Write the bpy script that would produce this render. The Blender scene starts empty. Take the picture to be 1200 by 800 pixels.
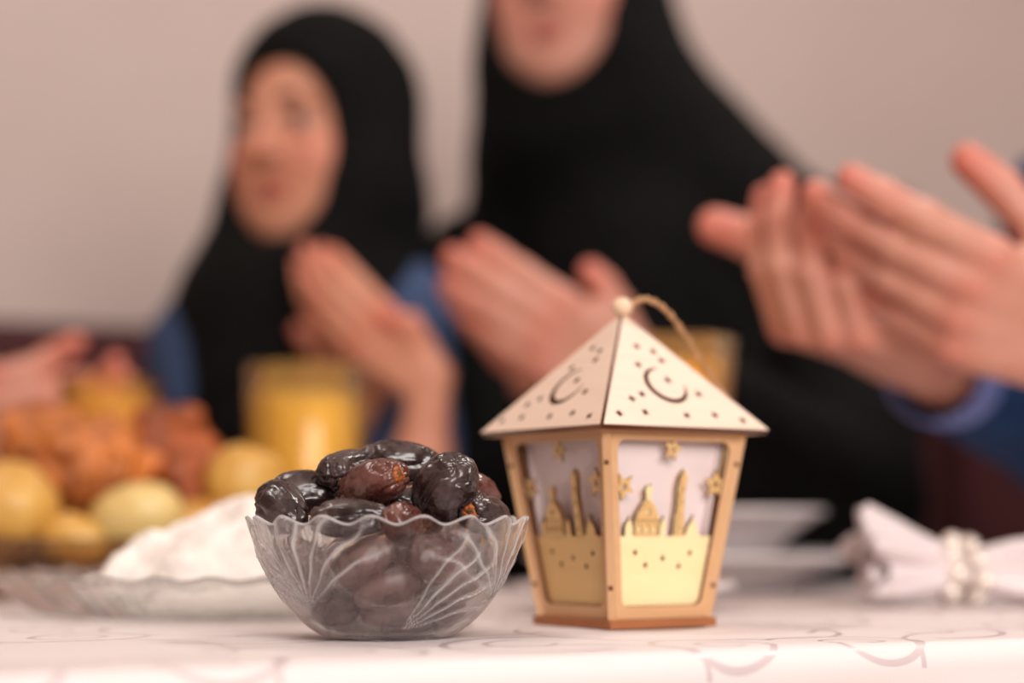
import bpy, bmesh, math, random
import numpy as np
from mathutils import Vector, Matrix, Euler

scene = bpy.context.scene
COL = scene.collection

# ------------------------------------------------------------------ camera
TABLE_Z = 0.75
CAM_Z = TABLE_Z + 0.051
FPX = 2200.0                      # focal length in pixels for a 1200 px wide frame
PITCH = math.atan(215.0 / FPX)
cam_data = bpy.data.cameras.new('camera')
cam = bpy.data.objects.new('camera', cam_data)
COL.objects.link(cam)
cam.location = (0, 0, CAM_Z)
cam.rotation_euler = (math.pi / 2 + PITCH, 0, 0)
cam_data.sensor_width = 36.0
cam_data.lens = FPX * 36.0 / 1200.0
cam_data.clip_start = 0.02
cam_data.dof.use_dof = True
cam_data.dof.focus_distance = 0.841
cam_data.dof.aperture_fstop = 2.5
cam_data.dof.aperture_blades = 0
scene.camera = cam

# ------------------------------------------------------------------ world and lights
world = bpy.data.worlds.new('world'); scene.world = world
world.use_nodes = True
bg = world.node_tree.nodes['Background']
bg.inputs[0].default_value = (1.0, 0.93, 0.90, 1)
bg.inputs[1].default_value = 0.15

def area_light(name, loc, target, size, size_y, power, color):
    l = bpy.data.lights.new(name, 'AREA'); l.shape = 'RECTANGLE'
    l.size = size; l.size_y = size_y; l.energy = power; l.color = color
    o = bpy.data.objects.new(name, l); COL.objects.link(o)
    o.location = loc
    d = Vector(target) - Vector(loc)
    o.rotation_euler = d.to_track_quat('-Z', 'Y').to_euler()
    return o
# daylight from the window behind and to the right of the photographer, and the ceiling lamps
area_light('window_light', (0.9, -1.2, 1.75), (0.1, 1.2, 0.9), 1.5, 1.1, 66, (1.0, 0.93, 0.89))
area_light('ceiling_light', (-0.75, 0.95, 2.55), (-0.2, 1.2, 0.8), 0.42, 0.42, 9, (1.0, 0.92, 0.86))
area_light('ceiling_light', (0.95, 1.7, 2.55), (0.5, 1.7, 0.8), 0.45, 0.45, 14, (1.0, 0.92, 0.87))

scene.view_settings.view_transform = 'Standard'
scene.view_settings.look = 'None'
scene.view_settings.gamma = 1.0
scene.view_settings.use_curve_mapping = False
scene.view_settings.exposure = 0.0

# ------------------------------------------------------------------ placing
CP, SP = math.cos(PITCH), math.sin(PITCH)
def at(px, py, Y):
    """point of the room at world depth Y that the camera sees at pixel (px, py)"""
    dx = (px - 600) / FPX; dy = (400 - py) / FPX
    v = Vector((dx, CP - SP * dy, SP + CP * dy))
    k = Y / v.y
    return Vector((v.x * k, Y, CAM_Z + v.z * k))
TA = math.radians(27.0)
TC, TS = math.cos(TA), math.sin(TA)
P0 = Vector((0.07, 0.787, 0))
def T(s, t, z=0.0):
    """table frame: s along the near edge (to the right), t away from the near edge"""
    return Vector((P0.x + s * TC - t * TS, P0.y + s * TS + t * TC, z))

# ------------------------------------------------------------------ object helpers
def tag(o, label=None, cat=None, group=None, kind=None):
    if label: o['label'] = label
    if cat: o['category'] = cat
    if group: o['group'] = group
    if kind: o['kind'] = kind
    return o
def empty(name, loc=(0, 0, 0), rz=0.0):
    o = bpy.data.objects.new(name, None); COL.objects.link(o)
    o.empty_display_size = 0.05
    o.location = loc; o.rotation_euler = (0, 0, rz)
    return o
def link_mesh(name, me, mat=None, parent=None, smooth=True):
    if mat is not None:
        for m in (mat if isinstance(mat, (list, tuple)) else [mat]):
            me.materials.append(m)
    if smooth and len(me.polygons):
        me.polygons.foreach_set('use_smooth', [True] * len(me.polygons))
    o = bpy.data.objects.new(name, me); COL.objects.link(o)
    if parent is not None: o.parent = parent
    return o
def mesh_obj(name, verts, faces, mat=None, parent=None, smooth=True):
    me = bpy.data.meshes.new(name)
    me.from_pydata([tuple(v) for v in verts], [], faces)
    me.update()
    return link_mesh(name, me, mat, parent, smooth)
def bm_obj(name, bm, mat=None, parent=None, smooth=False):
    me = bpy.data.meshes.new(name); bm.to_mesh(me); bm.free()
    return link_mesh(name, me, mat, parent, smooth)
def grid_faces(nu, nv, wrap_u=False, wrap_v=False):
    """faces of a nu x nv vertex grid, index = i * nv + j"""
    f = []
    for i in range(nu if wrap_u else nu - 1):
        i2 = (i + 1) % nu
        for j in range(nv if wrap_v else nv - 1):
            j2 = (j + 1) % nv
            f.append((i * nv + j, i2 * nv + j, i2 * nv + j2, i * nv + j2))
    return f
def lathe(name, prof, n, mat, parent=None, closed=False, fn=None, smooth=True):
    """prof: list of (r, z); fn(theta, k, r, z)->(r, z) optional"""
    vs = []
    for i in range(n):
        a = 2 * math.pi * i / n
        for k, (r, z) in enumerate(prof):
            if fn: r, z = fn(a, k, r, z)
            vs.append((r * math.cos(a), r * math.sin(a), z))
    return mesh_obj(name, vs, grid_faces(n, len(prof), True, closed), mat, parent, smooth)
def box_bm(bm, c, s, bev=0.0, rot=None):
    m = Matrix.Translation(Vector(c))
    if rot is not None: m = m @ rot
    r = bmesh.ops.create_cube(bm, size=1.0, matrix=m @ Matrix.Diagonal((s[0], s[1], s[2], 1)))
    if bev:
        es = list({e for v in r['verts'] for e in v.link_edges})
        bmesh.ops.bevel(bm, geom=es, offset=bev, segments=2, affect='EDGES', profile=0.5)
def box(name, c, s, mat, parent=None, bev=0.0, rot=None):
    bm = bmesh.new(); box_bm(bm, c, s, bev, rot)
    return bm_obj(name, bm, mat, parent)
def tube(name, pts, rad, mat, parent=None, n=10, closed=False):
    """pts list of Vector, rad number or list"""
    P = [Vector(p) for p in pts]; m = len(P)
    R = rad if isinstance(rad, (list, tuple)) else [rad] * m
    vs = []; up = Vector((0.13, 0.31, 0.94)).normalized()
    for i in range(m):
        a = P[(i - 1) % m] if (closed or i > 0) else P[i]
        b = P[(i + 1) % m] if (closed or i < m - 1) else P[i]
        t = (b - a).normalized()
        u = up - t * up.dot(t)
        u.normalize(); up = u; w = t.cross(u)
        for j in range(n):
            q = 2 * math.pi * j / n
            vs.append(P[i] + (u * math.cos(q) + w * math.sin(q)) * R[i])
    f = grid_faces(m, n, closed, True)
    if not closed:
        f.append(tuple(range(n - 1, -1, -1))); f.append(tuple(range((m - 1) * n, m * n)))
    return mesh_obj(name, vs, f, mat, parent)
def flat_cut(name, loops, thick, mat, parent=None, bevel=0.0, edge_mat=None):
    """plate of given thickness from 2-D loops (first outline, then holes), plane z=0"""
    cu = bpy.data.curves.new(name, 'CURVE'); cu.dimensions = '2D'; cu.fill_mode = 'BOTH'
    cu.extrude = thick / 2; cu.bevel_depth = bevel; cu.bevel_resolution = 0
    for lp in loops:
        sp = cu.splines.new('POLY'); sp.points.add(len(lp) - 1)
        for p, q in zip(sp.points, lp): p.co = (q[0], q[1], 0, 1)
        sp.use_cyclic_u = True
    tmp = bpy.data.objects.new('tmp', cu); COL.objects.link(tmp)
    dg = bpy.context.evaluated_depsgraph_get(); dg.update()
    me = bpy.data.meshes.new_from_object(tmp.evaluated_get(dg))
    bpy.data.objects.remove(tmp); bpy.data.curves.remove(cu)
    me.materials.clear()
    o = link_mesh(name, me, [mat, edge_mat] if edge_mat else mat, parent, False)
    o.name = name
    if edge_mat:
        for p in me.polygons: p.material_index = 0 if abs(p.normal.z) > 0.8 else 1
    else:
        for p in me.polygons: p.material_index = 0
    return o

# ------------------------------------------------------------------ numpy noise
def _hash(ix, iy, iz, seed):
    h = (ix * 374761393 + iy * 668265263 + iz * 2147483647 + seed * 1274126177) & 0xFFFFFFFF
    h = ((h ^ (h >> 13)) * 1274126177) & 0xFFFFFFFF
    h = h ^ (h >> 16)
    return (h & 0xFFFF) / 32768.0 - 1.0
def vnoise(p, freq, seed=0):
    q = np.asarray(p, dtype=np.float64) * freq
    i = np.floor(q).astype(np.int64); f = q - i
    f = f * f * (3 - 2 * f)
    out = 0
    for dx in (0, 1):
        wx = f[:, 0] if dx else 1 - f[:, 0]
        for dy in (0, 1):
            wy = f[:, 1] if dy else 1 - f[:, 1]
            for dz in (0, 1):
                wz = f[:, 2] if dz else 1 - f[:, 2]
                out = out + wx * wy * wz * _hash(i[:, 0] + dx, i[:, 1] + dy, i[:, 2] + dz, seed)
    return out

# ------------------------------------------------------------------ signed distance modelling
class Shape:
    """collects rounded forms that melt into one continuous surface"""
    def __init__(self): self.p = []
    def cap(self, a, b, r1, r2=None, k=0.01, cut=False):
        r2 = r1 if r2 is None else r2
        a = np.array(a, float); b = np.array(b, float); m = max(r1, r2)
        self.p.append(('cap', (a, b, r1, r2), np.minimum(a, b) - m, np.maximum(a, b) + m, k, cut)); return self
    def ell(self, c, r, R=None, k=0.01, cut=False):
        c = np.array(c, float); r = np.array(r, float)
        R = np.eye(3) if R is None else np.array(R, float)
        e = np.abs(R) @ r
        self.p.append(('ell', (c, r, R), c - e, c + e, k, cut)); return self
    def mesh(self, h, fold=None):
        lo = np.min([q[2] for q in self.p if not q[5]], axis=0) - 4 * h
        hi = np.max([q[3] for q in self.p if not q[5]], axis=0) + 4 * h
        n = np.ceil((hi - lo) / h).astype(int) + 1
        D = np.full(n, 1.0, dtype=np.float32)
        for typ, a, b0, b1, k, cut in self.p:
            pad = max(2 * k, 4 * h)
            i0 = np.clip(np.floor((b0 - pad - lo) / h).astype(int), 0, n - 1)
            i1 = np.clip(np.ceil((b1 + pad - lo) / h).astype(int) + 1, 1, n)
            if np.any(i1 <= i0): continue
            ax = [lo[d] + h * np.arange(i0[d], i1[d]) for d in range(3)]
            X = ax[0][:, None, None]; Y = ax[1][None, :, None]; Z = ax[2][None, None, :]
            if typ == 'cap':
                A, B, r1, r2 = a; v = B - A; L2 = max(float(v @ v), 1e-12)
                t = np.clip(((X - A[0]) * v[0] + (Y - A[1]) * v[1] + (Z - A[2]) * v[2]) / L2, 0, 1)
                d = np.sqrt((X - A[0] - t * v[0]) ** 2 + (Y - A[1] - t * v[1]) ** 2 + (Z - A[2] - t * v[2]) ** 2) - (r1 + (r2 - r1) * t)
            else:
                c, r, R = a
                x = X - c[0]; y = Y - c[1]; z = Z - c[2]
                l = [R[0, m] * x + R[1, m] * y + R[2, m] * z for m in range(3)]
                k0 = np.sqrt(sum((l[m] / r[m]) ** 2 for m in range(3)))
                k1 = np.sqrt(sum((l[m] / r[m] ** 2) ** 2 for m in range(3))) + 1e-9
                d = k0 * (k0 - 1) / k1
            d = d.astype(np.float32)
            sl = (slice(i0[0], i1[0]), slice(i0[1], i1[1]), slice(i0[2], i1[2]))
            S = D[sl]
            if cut:
                d = -d
                hh = np.clip(0.5 - 0.5 * (d - S) / k, 0, 1)
                D[sl] = d + (S - d) * hh + k * hh * (1 - hh)
            else:
                hh = np.clip(0.5 + 0.5 * (d - S) / k, 0, 1)
                D[sl] = d + (S - d) * hh - k * hh * (1 - hh)
        return surface_nets(D, lo, h)
def surface_nets(D, lo, h):
    I = D < 0
    n = D.shape
    cnt = np.zeros((n[0] - 1, n[1] - 1, n[2] - 1), dtype=np.int8)
    for dx in (0, 1):
        for dy in (0, 1):
            for dz in (0, 1):
                cnt += I[dx:n[0] - 1 + dx, dy:n[1] - 1 + dy, dz:n[2] - 1 + dz]
    act = (cnt > 0) & (cnt < 8)
    c = np.argwhere(act)
    idx = np.full(act.shape, -1, dtype=np.int32)
    idx[act] = np.arange(len(c))
    val = {}
    for dx in (0, 1):
        for dy in (0, 1):
            for dz in (0, 1):
                val[(dx, dy, dz)] = D[c[:, 0] + dx, c[:, 1] + dy, c[:, 2] + dz].astype(float)
    acc = np.zeros((len(c), 3)); num = np.zeros(len(c))
    for p in list(val):
        for d in range(3):
            if p[d]: continue
            q = list(p); q[d] = 1; q = tuple(q)
            a, b = val[p], val[q]
            m = (a < 0) != (b < 0)
            t = np.where(m, a / np.where(m, a - b, 1), 0)
            pos = np.tile(np.array(p, float), (len(c), 1)); pos[:, d] = t
            acc += pos * m[:, None]; num += m
    V = lo + h * (c + acc / np.maximum(num, 1)[:, None])
    F = []
    for d in range(3):
        o1, o2 = (d + 1) % 3, (d + 2) % 3
        s0 = [slice(None)] * 3; s1 = [slice(None)] * 3
        s0[d] = slice(0, n[d] - 1); s1[d] = slice(1, n[d])
        A = I[tuple(s0)]; B = I[tuple(s1)]
        e = np.argwhere(A != B)
        e = e[(e[:, o1] > 0) & (e[:, o2] > 0) & (e[:, o1] < n[o1] - 1) & (e[:, o2] < n[o2] - 1)]
        if not len(e): continue
        def cell(u, v):
            q = e.copy(); q[:, o1] -= u; q[:, o2] -= v
            return idx[q[:, 0], q[:, 1], q[:, 2]]
        quad = np.stack([cell(1, 1), cell(0, 1), cell(0, 0), cell(1, 0)], 1)
        flip = ~A[e[:, 0], e[:, 1], e[:, 2]]
        quad[flip] = quad[flip][:, ::-1]
        F.append(quad)
    return V, np.concatenate(F)
def relax(V, F, it=2, w=0.5):
    e = np.concatenate([F[:, [0, 1]], F[:, [1, 2]], F[:, [2, 3]], F[:, [3, 0]]])
    for _ in range(it):
        S = np.zeros_like(V); C = np.zeros(len(V))
        for d in range(3):
            S[:, d] = np.bincount(e[:, 0], V[e[:, 1], d], len(V)) + np.bincount(e[:, 1], V[e[:, 0], d], len(V))
        C = np.bincount(e[:, 0], minlength=len(V)) + np.bincount(e[:, 1], minlength=len(V))
        V = V * (1 - w) + w * S / np.maximum(C, 1)[:, None]
    return V
def vnormals(V, F):
    a = V[F[:, 2]] - V[F[:, 0]]; b = V[F[:, 3]] - V[F[:, 1]]
    fn = np.cross(a, b); N = np.zeros_like(V)
    for k in range(4):
        for d in range(3): N[:, d] += np.bincount(F[:, k], fn[:, d], len(V))
    return N / np.maximum(np.linalg.norm(N, axis=1), 1e-12)[:, None]
def np_mesh(name, V, F):
    me = bpy.data.meshes.new(name)
    me.vertices.add(len(V)); me.vertices.foreach_set('co', V.astype(np.float32).ravel())
    k = F.shape[1]
    me.loops.add(F.size); me.loops.foreach_set('vertex_index', F.astype(np.int32).ravel())
    me.polygons.add(len(F)); me.polygons.foreach_set('loop_start', np.arange(0, F.size, k, dtype=np.int32))
    me.polygons.foreach_set('loop_total', np.full(len(F), k, dtype=np.int32))
    me.update(calc_edges=True); me.validate()
    return me
def shape_obj(name, sh, h, mat, parent=None, noise=(), smooth_it=2, tint=None):
    V, F = sh.mesh(h)
    V = relax(V, F, smooth_it)
    if noise:
        N = vnormals(V, F); off = 0
        for amp, fr, seed in noise: off = off + amp * vnoise(V * np.array(fr if hasattr(fr, '__len__') else (fr, fr, fr)), 1.0, seed)
        V = V + N * off[:, None]
    tv = None
    if tint:                                        # ((point, radius), ...) where the skin is rosier
        tv = np.zeros(len(V))
        for c, r, a in tint:
            tv = np.maximum(tv, a * np.exp(-np.sum((V - np.array(c)) ** 2, 1) / (r * r)))
    if parent is not None:
        V = V - np.array(parent.location)
    me = np_mesh(name, V, F)
    if tv is not None:
        at_ = me.attributes.new('rosy', 'FLOAT', 'POINT'); at_.data.foreach_set('value', tv.astype(np.float32))
    return link_mesh(name, me, mat, parent)

# ------------------------------------------------------------------ materials
def lin(r, g, b):
    f = lambda c: (c / 255) / 12.92 if c / 255 <= 0.04045 else ((c / 255 + 0.055) / 1.055) ** 2.4
    return (f(r), f(g), f(b), 1.0)
class NT:
    def __init__(self, name):
        self.m = bpy.data.materials.new(name); self.m.use_nodes = True
        self.t = self.m.node_tree; self.b = self.t.nodes['Principled BSDF']; self.out = self.t.nodes['Material Output']
    def n(self, typ, **kw):
        o = self.t.nodes.new(typ)
        for k, v in kw.items(): setattr(o, k, v)
        return o
    def l(self, a, b): self.t.links.new(a, b)
    def math(self, op, a, b=None, c=None):
        o = self.n('ShaderNodeMath', operation=op)
        for i, v in enumerate((a, b, c)):
            if v is None: continue
            if isinstance(v, (int, float)): o.inputs[i].default_value = v
            else: self.l(v, o.inputs[i])
        return o.outputs[0]
    def noise(self, scale, detail=4, rough=0.55, vec=None, stretch=None):
        o = self.n('ShaderNodeTexNoise'); o.inputs['Scale'].default_value = scale
        o.inputs['Detail'].default_value = detail; o.inputs['Roughness'].default_value = rough
        if vec is None:
            vec = self.n('ShaderNodeTexCoord').outputs['Object']
        if stretch:
            mp = self.n('ShaderNodeMapping'); mp.inputs['Scale'].default_value = stretch
            self.l(vec, mp.inputs['Vector']); vec = mp.outputs[0]
        self.l(vec, o.inputs['Vector'])
        return o.outputs['Fac']
    def ramp(self, fac, stops):
        o = self.n('ShaderNodeValToRGB'); e = o.color_ramp.elements
        while len(e) < len(stops): e.new(0.5)
        for x, (p, c) in zip(e, stops): x.position = p; x.color = c
        self.l(fac, o.inputs[0]); return o.outputs[0]
    def mix(self, fac, a, b):
        o = self.n('ShaderNodeMix', data_type='RGBA')
        for s, v in ((o.inputs[0], fac), (o.inputs[6], a), (o.inputs[7], b)):
            if isinstance(v, (tuple, list, int, float)): s.default_value = v
            else: self.l(v, s)
        return o.outputs[2]
    def bump(self, h, strength, dist=0.001):
        o = self.n('ShaderNodeBump'); o.inputs['Strength'].default_value = strength; o.inputs['Distance'].default_value = dist
        self.l(h, o.inputs['Height']); self.l(o.outputs[0], self.b.inputs['Normal'])
    def set(self, **kw):
        for k, v in kw.items():
            s = self.b.inputs[k.replace('_', ' ')]
            if isinstance(v, (int, float, tuple)): s.default_value = v
            else: self.l(v, s)
        return self
def plain(name, c1, c2, scale, rough=0.6, bump=0.0, bscale=None, dist=0.001, detail=4, stretch=None, lo=0.35, hi=0.65, **kw):
    t = NT(name)
    f = t.noise(scale, detail, stretch=stretch)
    t.set(Base_Color=t.ramp(f, [(lo, c1), (hi, c2)]), Roughness=rough, **kw)
    if bump: t.bump(t.noise(bscale or scale * 3, 5, stretch=stretch), bump, dist)
    return t.m
M = {}
M['wall'] = plain('wall_paint', lin(204, 184, 176), lin(208, 189, 182), 3, 0.85, 0.15, 160, 0.0006)
M['ceiling'] = plain('ceiling_paint', lin(225, 218, 212), lin(230, 223, 217), 3, 0.9)
M['floor'] = plain('floor_wood', lin(120, 86, 62), lin(146, 106, 76), 4, 0.45, stretch=(1, 12, 1))
M['maroon'] = plain('maroon_velvet', lin(56, 11, 15), lin(70, 17, 21), 30, 0.85, 0.3, 400, 0.001)
M['table_wood'] = plain('table_wood', lin(110, 72, 48), lin(134, 92, 62), 6, 0.5, stretch=(1, 10, 1))
M['chair_wood'] = plain('chair_wood', lin(84, 52, 34), lin(104, 66, 44), 6, 0.5, stretch=(1, 10, 1))
def skin(name, base, deep, rose):
    t = NT(name)
    f = t.noise(35, 4)
    c = t.ramp(f, [(0.3, base), (0.7, deep)])
    a = t.n('ShaderNodeAttribute'); a.attribute_name = 'rosy'
    t.set(Base_Color=t.mix(a.outputs['Fac'], c, rose), Roughness=0.5, Subsurface_Weight=0.12)
    t.b.inputs['Subsurface Radius'].default_value = (0.012, 0.004, 0.002)
    t.b.inputs['Subsurface Scale'].default_value = 0.6
    t.bump(t.noise(300, 3), 0.25, 0.0006)
    return t.m
M['skin'] = skin('skin', lin(212, 152, 132), lin(200, 138, 116), lin(206, 108, 90))
M['skin_girl'] = skin('skin_girl', lin(208, 146, 118), lin(198, 134, 106), lin(204, 104, 82))
M['black_cloth'] = plain('black_jersey', lin(7, 7, 7), lin(11, 11, 10), 20, 0.9, 0.3, 900, 0.0006, Specular_IOR_Level=0.15)
M['denim'] = plain('blue_cotton', lin(44, 62, 96), lin(56, 76, 112), 25, 0.85, 0.3, 900, 0.0006)
M['navy'] = plain('blue_knit', lin(4, 44, 88), lin(8, 56, 104), 30, 0.85, 0.4, 700, 0.001)
M['cuff'] = plain('light_blue_shirt', lin(112, 130, 196), lin(132, 150, 212), 30, 0.75, 0.2, 900, 0.0006)
M['beige_cloth'] = plain('beige_cotton', lin(150, 118, 84), lin(166, 132, 96), 30, 0.85, 0.2, 900, 0.0006)
M['dark_trouser'] = plain('dark_trousers', lin(30, 30, 36), lin(40, 40, 46), 30, 0.9)
M['eye_white'] = plain('eye_white', lin(170, 152, 142), lin(182, 164, 154), 30, 0.2)
M['iris'] = plain('dark_iris', lin(40, 24, 16), lin(52, 32, 20), 200, 0.15)
M['lips'] = plain('lips', lin(176, 92, 82), lin(188, 104, 92), 120, 0.4)
M['hair'] = plain('dark_hair', lin(34, 24, 18), lin(48, 34, 26), 200, 0.6)
M['porcelain'] = plain('white_porcelain', lin(206, 198, 198), lin(216, 208, 208), 5, 0.18)
M['napkin'] = plain('white_napkin_cloth', lin(226, 214, 214), lin(234, 222, 222), 20, 0.9, 0.3, 1200, 0.0005)
M['pearl'] = plain('pearl', lin(238, 226, 214), lin(248, 236, 226), 60, 0.08, Coat_Weight=1.0, Metallic=0.35)
M['cheese'] = plain('white_cheese', lin(240, 229, 220), lin(250, 240, 232), 60, 0.75, 0.6, 130, 0.003)
M['chicken'] = plain('fried_crust', lin(128, 62, 22), lin(216, 128, 58), 34, 0.45, 0.8, 160, 0.003, lo=0.3, hi=0.62)
M['chicken_dark'] = plain('dark_fried_crust', lin(96, 42, 16), lin(196, 98, 36), 34, 0.45, 0.8, 160, 0.003, lo=0.3, hi=0.68)
M['potato'] = plain('golden_potato', lin(194, 138, 56), lin(220, 174, 90), 22, 0.4, 0.3, 120, 0.001)
M['potato_pale'] = plain('pale_potato', lin(212, 176, 102), lin(226, 198, 130), 22, 0.4, 0.3, 120, 0.001)
M['date'] = None
def wood(name, a, b, rough=0.55):
    t = NT(name)
    f = t.noise(90, 5, 0.6, stretch=(0.12, 1.0, 0.12))
    g = t.noise(14, 3)
    c = t.mix(t.math('MULTIPLY', g, 0.4), t.ramp(f, [(0.3, a), (0.7, b)]), b)
    t.set(Base_Color=c, Roughness=rough); t.bump(f, 0.2, 0.0003)
    return t.m
M['birch'] = wood('birch_plywood', lin(230, 199, 176), lin(240, 213, 192))
M['birch_frame'] = wood('honey_plywood', lin(200, 154, 110), lin(214, 170, 126))
M['scorched'] = wood('laser_scorched_edge', lin(74, 38, 20), lin(112, 62, 32))
M['base_wood'] = wood('brown_plywood', lin(140, 82, 46), lin(166, 102, 60))
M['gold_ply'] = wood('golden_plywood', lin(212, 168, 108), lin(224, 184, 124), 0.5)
M['gold_lit'] = wood('lit_golden_plywood', lin(244, 216, 158), lin(250, 228, 178), 0.5)  # same golden plywood, lightened: the light on the right-hand face is in the colour
M['frosted'] = plain('frosted_white_sheet', lin(226, 208, 206), lin(232, 216, 214), 20, 0.5)
M['rope'] = plain('jute_rope', lin(170, 124, 84), lin(206, 160, 116), 300, 0.9, 0.8, 900, 0.001)
M['bead'] = wood('wooden_bead', lin(234, 200, 166), lin(244, 212, 180), 0.4)
def glass(name, col, rough, clear, bump=None):
    """clear: share of straight-through transmission that keeps its shadow light"""
    t = NT(name)
    t.set(Base_Color=col, Roughness=rough, Transmission_Weight=1.0, IOR=1.45)
    tr = t.n('ShaderNodeBsdfTransparent'); tr.inputs[0].default_value = col
    mx = t.n('ShaderNodeMixShader'); mx.inputs[0].default_value = clear
    t.l(t.b.outputs[0], mx.inputs[1]); t.l(tr.outputs[0], mx.inputs[2]); t.l(mx.outputs[0], t.out.inputs['Surface'])
    if bump: t.bump(t.noise(bump[0], 3), bump[1], bump[2])
    return t.m
M['bowl_glass'] = glass('pressed_glass', (0.95, 0.95, 0.95, 1), 0.02, 0.34)
def frost_relief(m):
    """the raised lines and the rim of the pressed glass are ground matt"""
    nt = m.node_tree; out = nt.nodes['Material Output']
    src = out.inputs['Surface'].links[0].from_socket
    a = nt.nodes.new('ShaderNodeAttribute'); a.attribute_name = 'frost'
    df = nt.nodes.new('ShaderNodeBsdfDiffuse'); df.inputs[0].default_value = (0.82, 0.80, 0.79, 1)
    tl = nt.nodes.new('ShaderNodeBsdfTranslucent'); tl.inputs[0].default_value = (0.82, 0.80, 0.79, 1)
    m1 = nt.nodes.new('ShaderNodeMixShader'); m1.inputs[0].default_value = 0.4
    nt.links.new(df.outputs[0], m1.inputs[1]); nt.links.new(tl.outputs[0], m1.inputs[2])
    m2 = nt.nodes.new('ShaderNodeMixShader')
    nt.links.new(a.outputs['Fac'], m2.inputs[0]); nt.links.new(src, m2.inputs[1]); nt.links.new(m1.outputs[0], m2.inputs[2])
    nt.links.new(m2.outputs[0], out.inputs['Surface'])
frost_relief(M['bowl_glass'])
M['plate_glass'] = glass('clear_plate_glass', (0.94, 0.94, 0.93, 1), 0.10, 0.35, (90, 0.3, 0.002))
M['dish_glass'] = glass('baking_glass', (0.80, 0.70, 0.54, 1), 0.05, 0.4)
M['amber_glass'] = glass('amber_glass', (0.98, 0.89, 0.68, 1), 0.05, 0.45)
M['juice'] = plain('orange_juice', lin(242, 204, 118), lin(248, 212, 130), 10, 0.3)
M['tea'] = plain('pale_amber_drink', lin(224, 170, 92), lin(232, 180, 102), 10, 0.3)
def date_mat(name, a, b, bloom):
    t = NT(name)
    f = t.noise(70, 5); g = t.noise(45, 4, vec=None)
    c = t.ramp(f, [(0.3, a), (0.7, b)])
    w = t.ramp(t.noise(60, 5, 0.7), [(0.45, (0, 0, 0, 1)), (0.70, (1, 1, 1, 1))])
    t.set(Base_Color=t.mix(t.math('MULTIPLY', w, 0.50), c, bloom))
    r = t.math('ADD', t.math('MULTIPLY', w, 0.22), 0.24)
    t.set(Roughness=r, Coat_Weight=0.25, Coat_Roughness=0.12, Specular_IOR_Level=0.6)
    t.bump(t.noise(110, 4, 0.55, stretch=(0.4, 1, 1)), 0.42, 0.0012)
    return t.m
M['date_black'] = date_mat('black_date_skin', lin(28, 17, 16), lin(52, 31, 28), lin(104, 86, 84))
M['date_brown'] = date_mat('reddish_date_skin', lin(62, 26, 18), lin(98, 46, 32), lin(134, 98, 92))
M['date_hazed'] = date_mat('hazed_date_skin', lin(74, 44, 41), lin(116, 76, 70), lin(160, 130, 124))  # dates inside the bowl: skin lightened to carry the glass's haze and reflections
M['scar'] = plain('stem_scar', lin(92, 40, 14), lin(208, 116, 44), 700, 0.5, 0.6, 900, 0.0008)
M['scar_core'] = plain('stem_core', lin(40, 20, 10), lin(130, 76, 30), 1500, 0.6)

def cloth_material():
    """white damask: scrolls and arcs woven with a shinier, greyer thread"""
    t = NT('damask_tablecloth')
    uv = t.n('ShaderNodeUVMap'); uv.uv_map = 'weave'
    dist = t.n('ShaderNodeTexNoise'); dist.inputs['Scale'].default_value = 9; dist.inputs['Detail'].default_value = 1
    t.l(uv.outputs[0], dist.inputs['Vector'])
    sep = t.n('ShaderNodeSeparateXYZ'); t.l(uv.outputs[0], sep.inputs[0])
    wob = t.math('MULTIPLY', t.math('SUBTRACT', dist.outputs['Fac'], 0.5), 0.02)
    U = t.math('ADD', sep.outputs[0], wob); Vv = t.math('ADD', sep.outputs[1], wob)
    TW, TH = 0.150, 0.125
    def ring(cx, cy, r, w, lo=None, hi=None, spiral=0.0):
        a = t.math('SUBTRACT', t.math('PINGPONG', t.math('ADD', U, 5.0 + 0.037), TW), cx)
        b = t.math('SUBTRACT', t.math('PINGPONG', t.math('ADD', Vv, 5.0 + 0.021), TH), cy)
        rr = t.math('SQRT', t.math('ADD', t.math('MULTIPLY', a, a), t.math('MULTIPLY', b, b)))
        ang = t.math('ARCTAN2', b, a)
        tgt = t.math('ADD', t.math('MULTIPLY', ang, spiral), r)
        d = t.math('ABSOLUTE', t.math('SUBTRACT', rr, tgt))
        m = t.math('LESS_THAN', d, w)
        if lo is not None:
            m = t.math('MULTIPLY', m, t.math('MULTIPLY', t.math('GREATER_THAN', ang, lo), t.math('LESS_THAN', ang, hi)))
        return m
    parts = [ring(0.035, 0.03, 0.030, 0.0017, None, None, 0.004), ring(0.035, 0.03, 0.012, 0.0013, -2.4, 3.0, 0.002),
             ring(0.10, 0.07, 0.042, 0.0019, -2.0, 2.6, 0.003), ring(0.105, 0.075, 0.018, 0.0014, -3.0, 1.8, 0.003),
             ring(0.02, 0.115, 0.055, 0.0014, -2.6, 0.4, 0.0), ring(0.135, 0.0, 0.062, 0.0014, 1.2, 3.1, 0.006)]
    m = parts[0]
    for p in parts[1:]: m = t.math('MAXIMUM', m, p)
    weave = t.noise(1800, 2, vec=uv.outputs[0])
    base = t.ramp(weave, [(0.3, lin(228, 216, 214)), (0.7, lin(236, 225, 223))])
    t.set(Base_Color=t.mix(m, base, lin(208, 192, 192)))
    t.set(Roughness=t.math('SUBTRACT', 0.62, t.math('MULTIPLY', m, 0.3)))
    t.bump(t.math('ADD', t.math('MULTIPLY', m, 0.7), t.math('MULTIPLY', weave, 0.3)), 0.25, 0.0006)
    return t.m
M['tablecloth'] = cloth_material()

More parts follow.
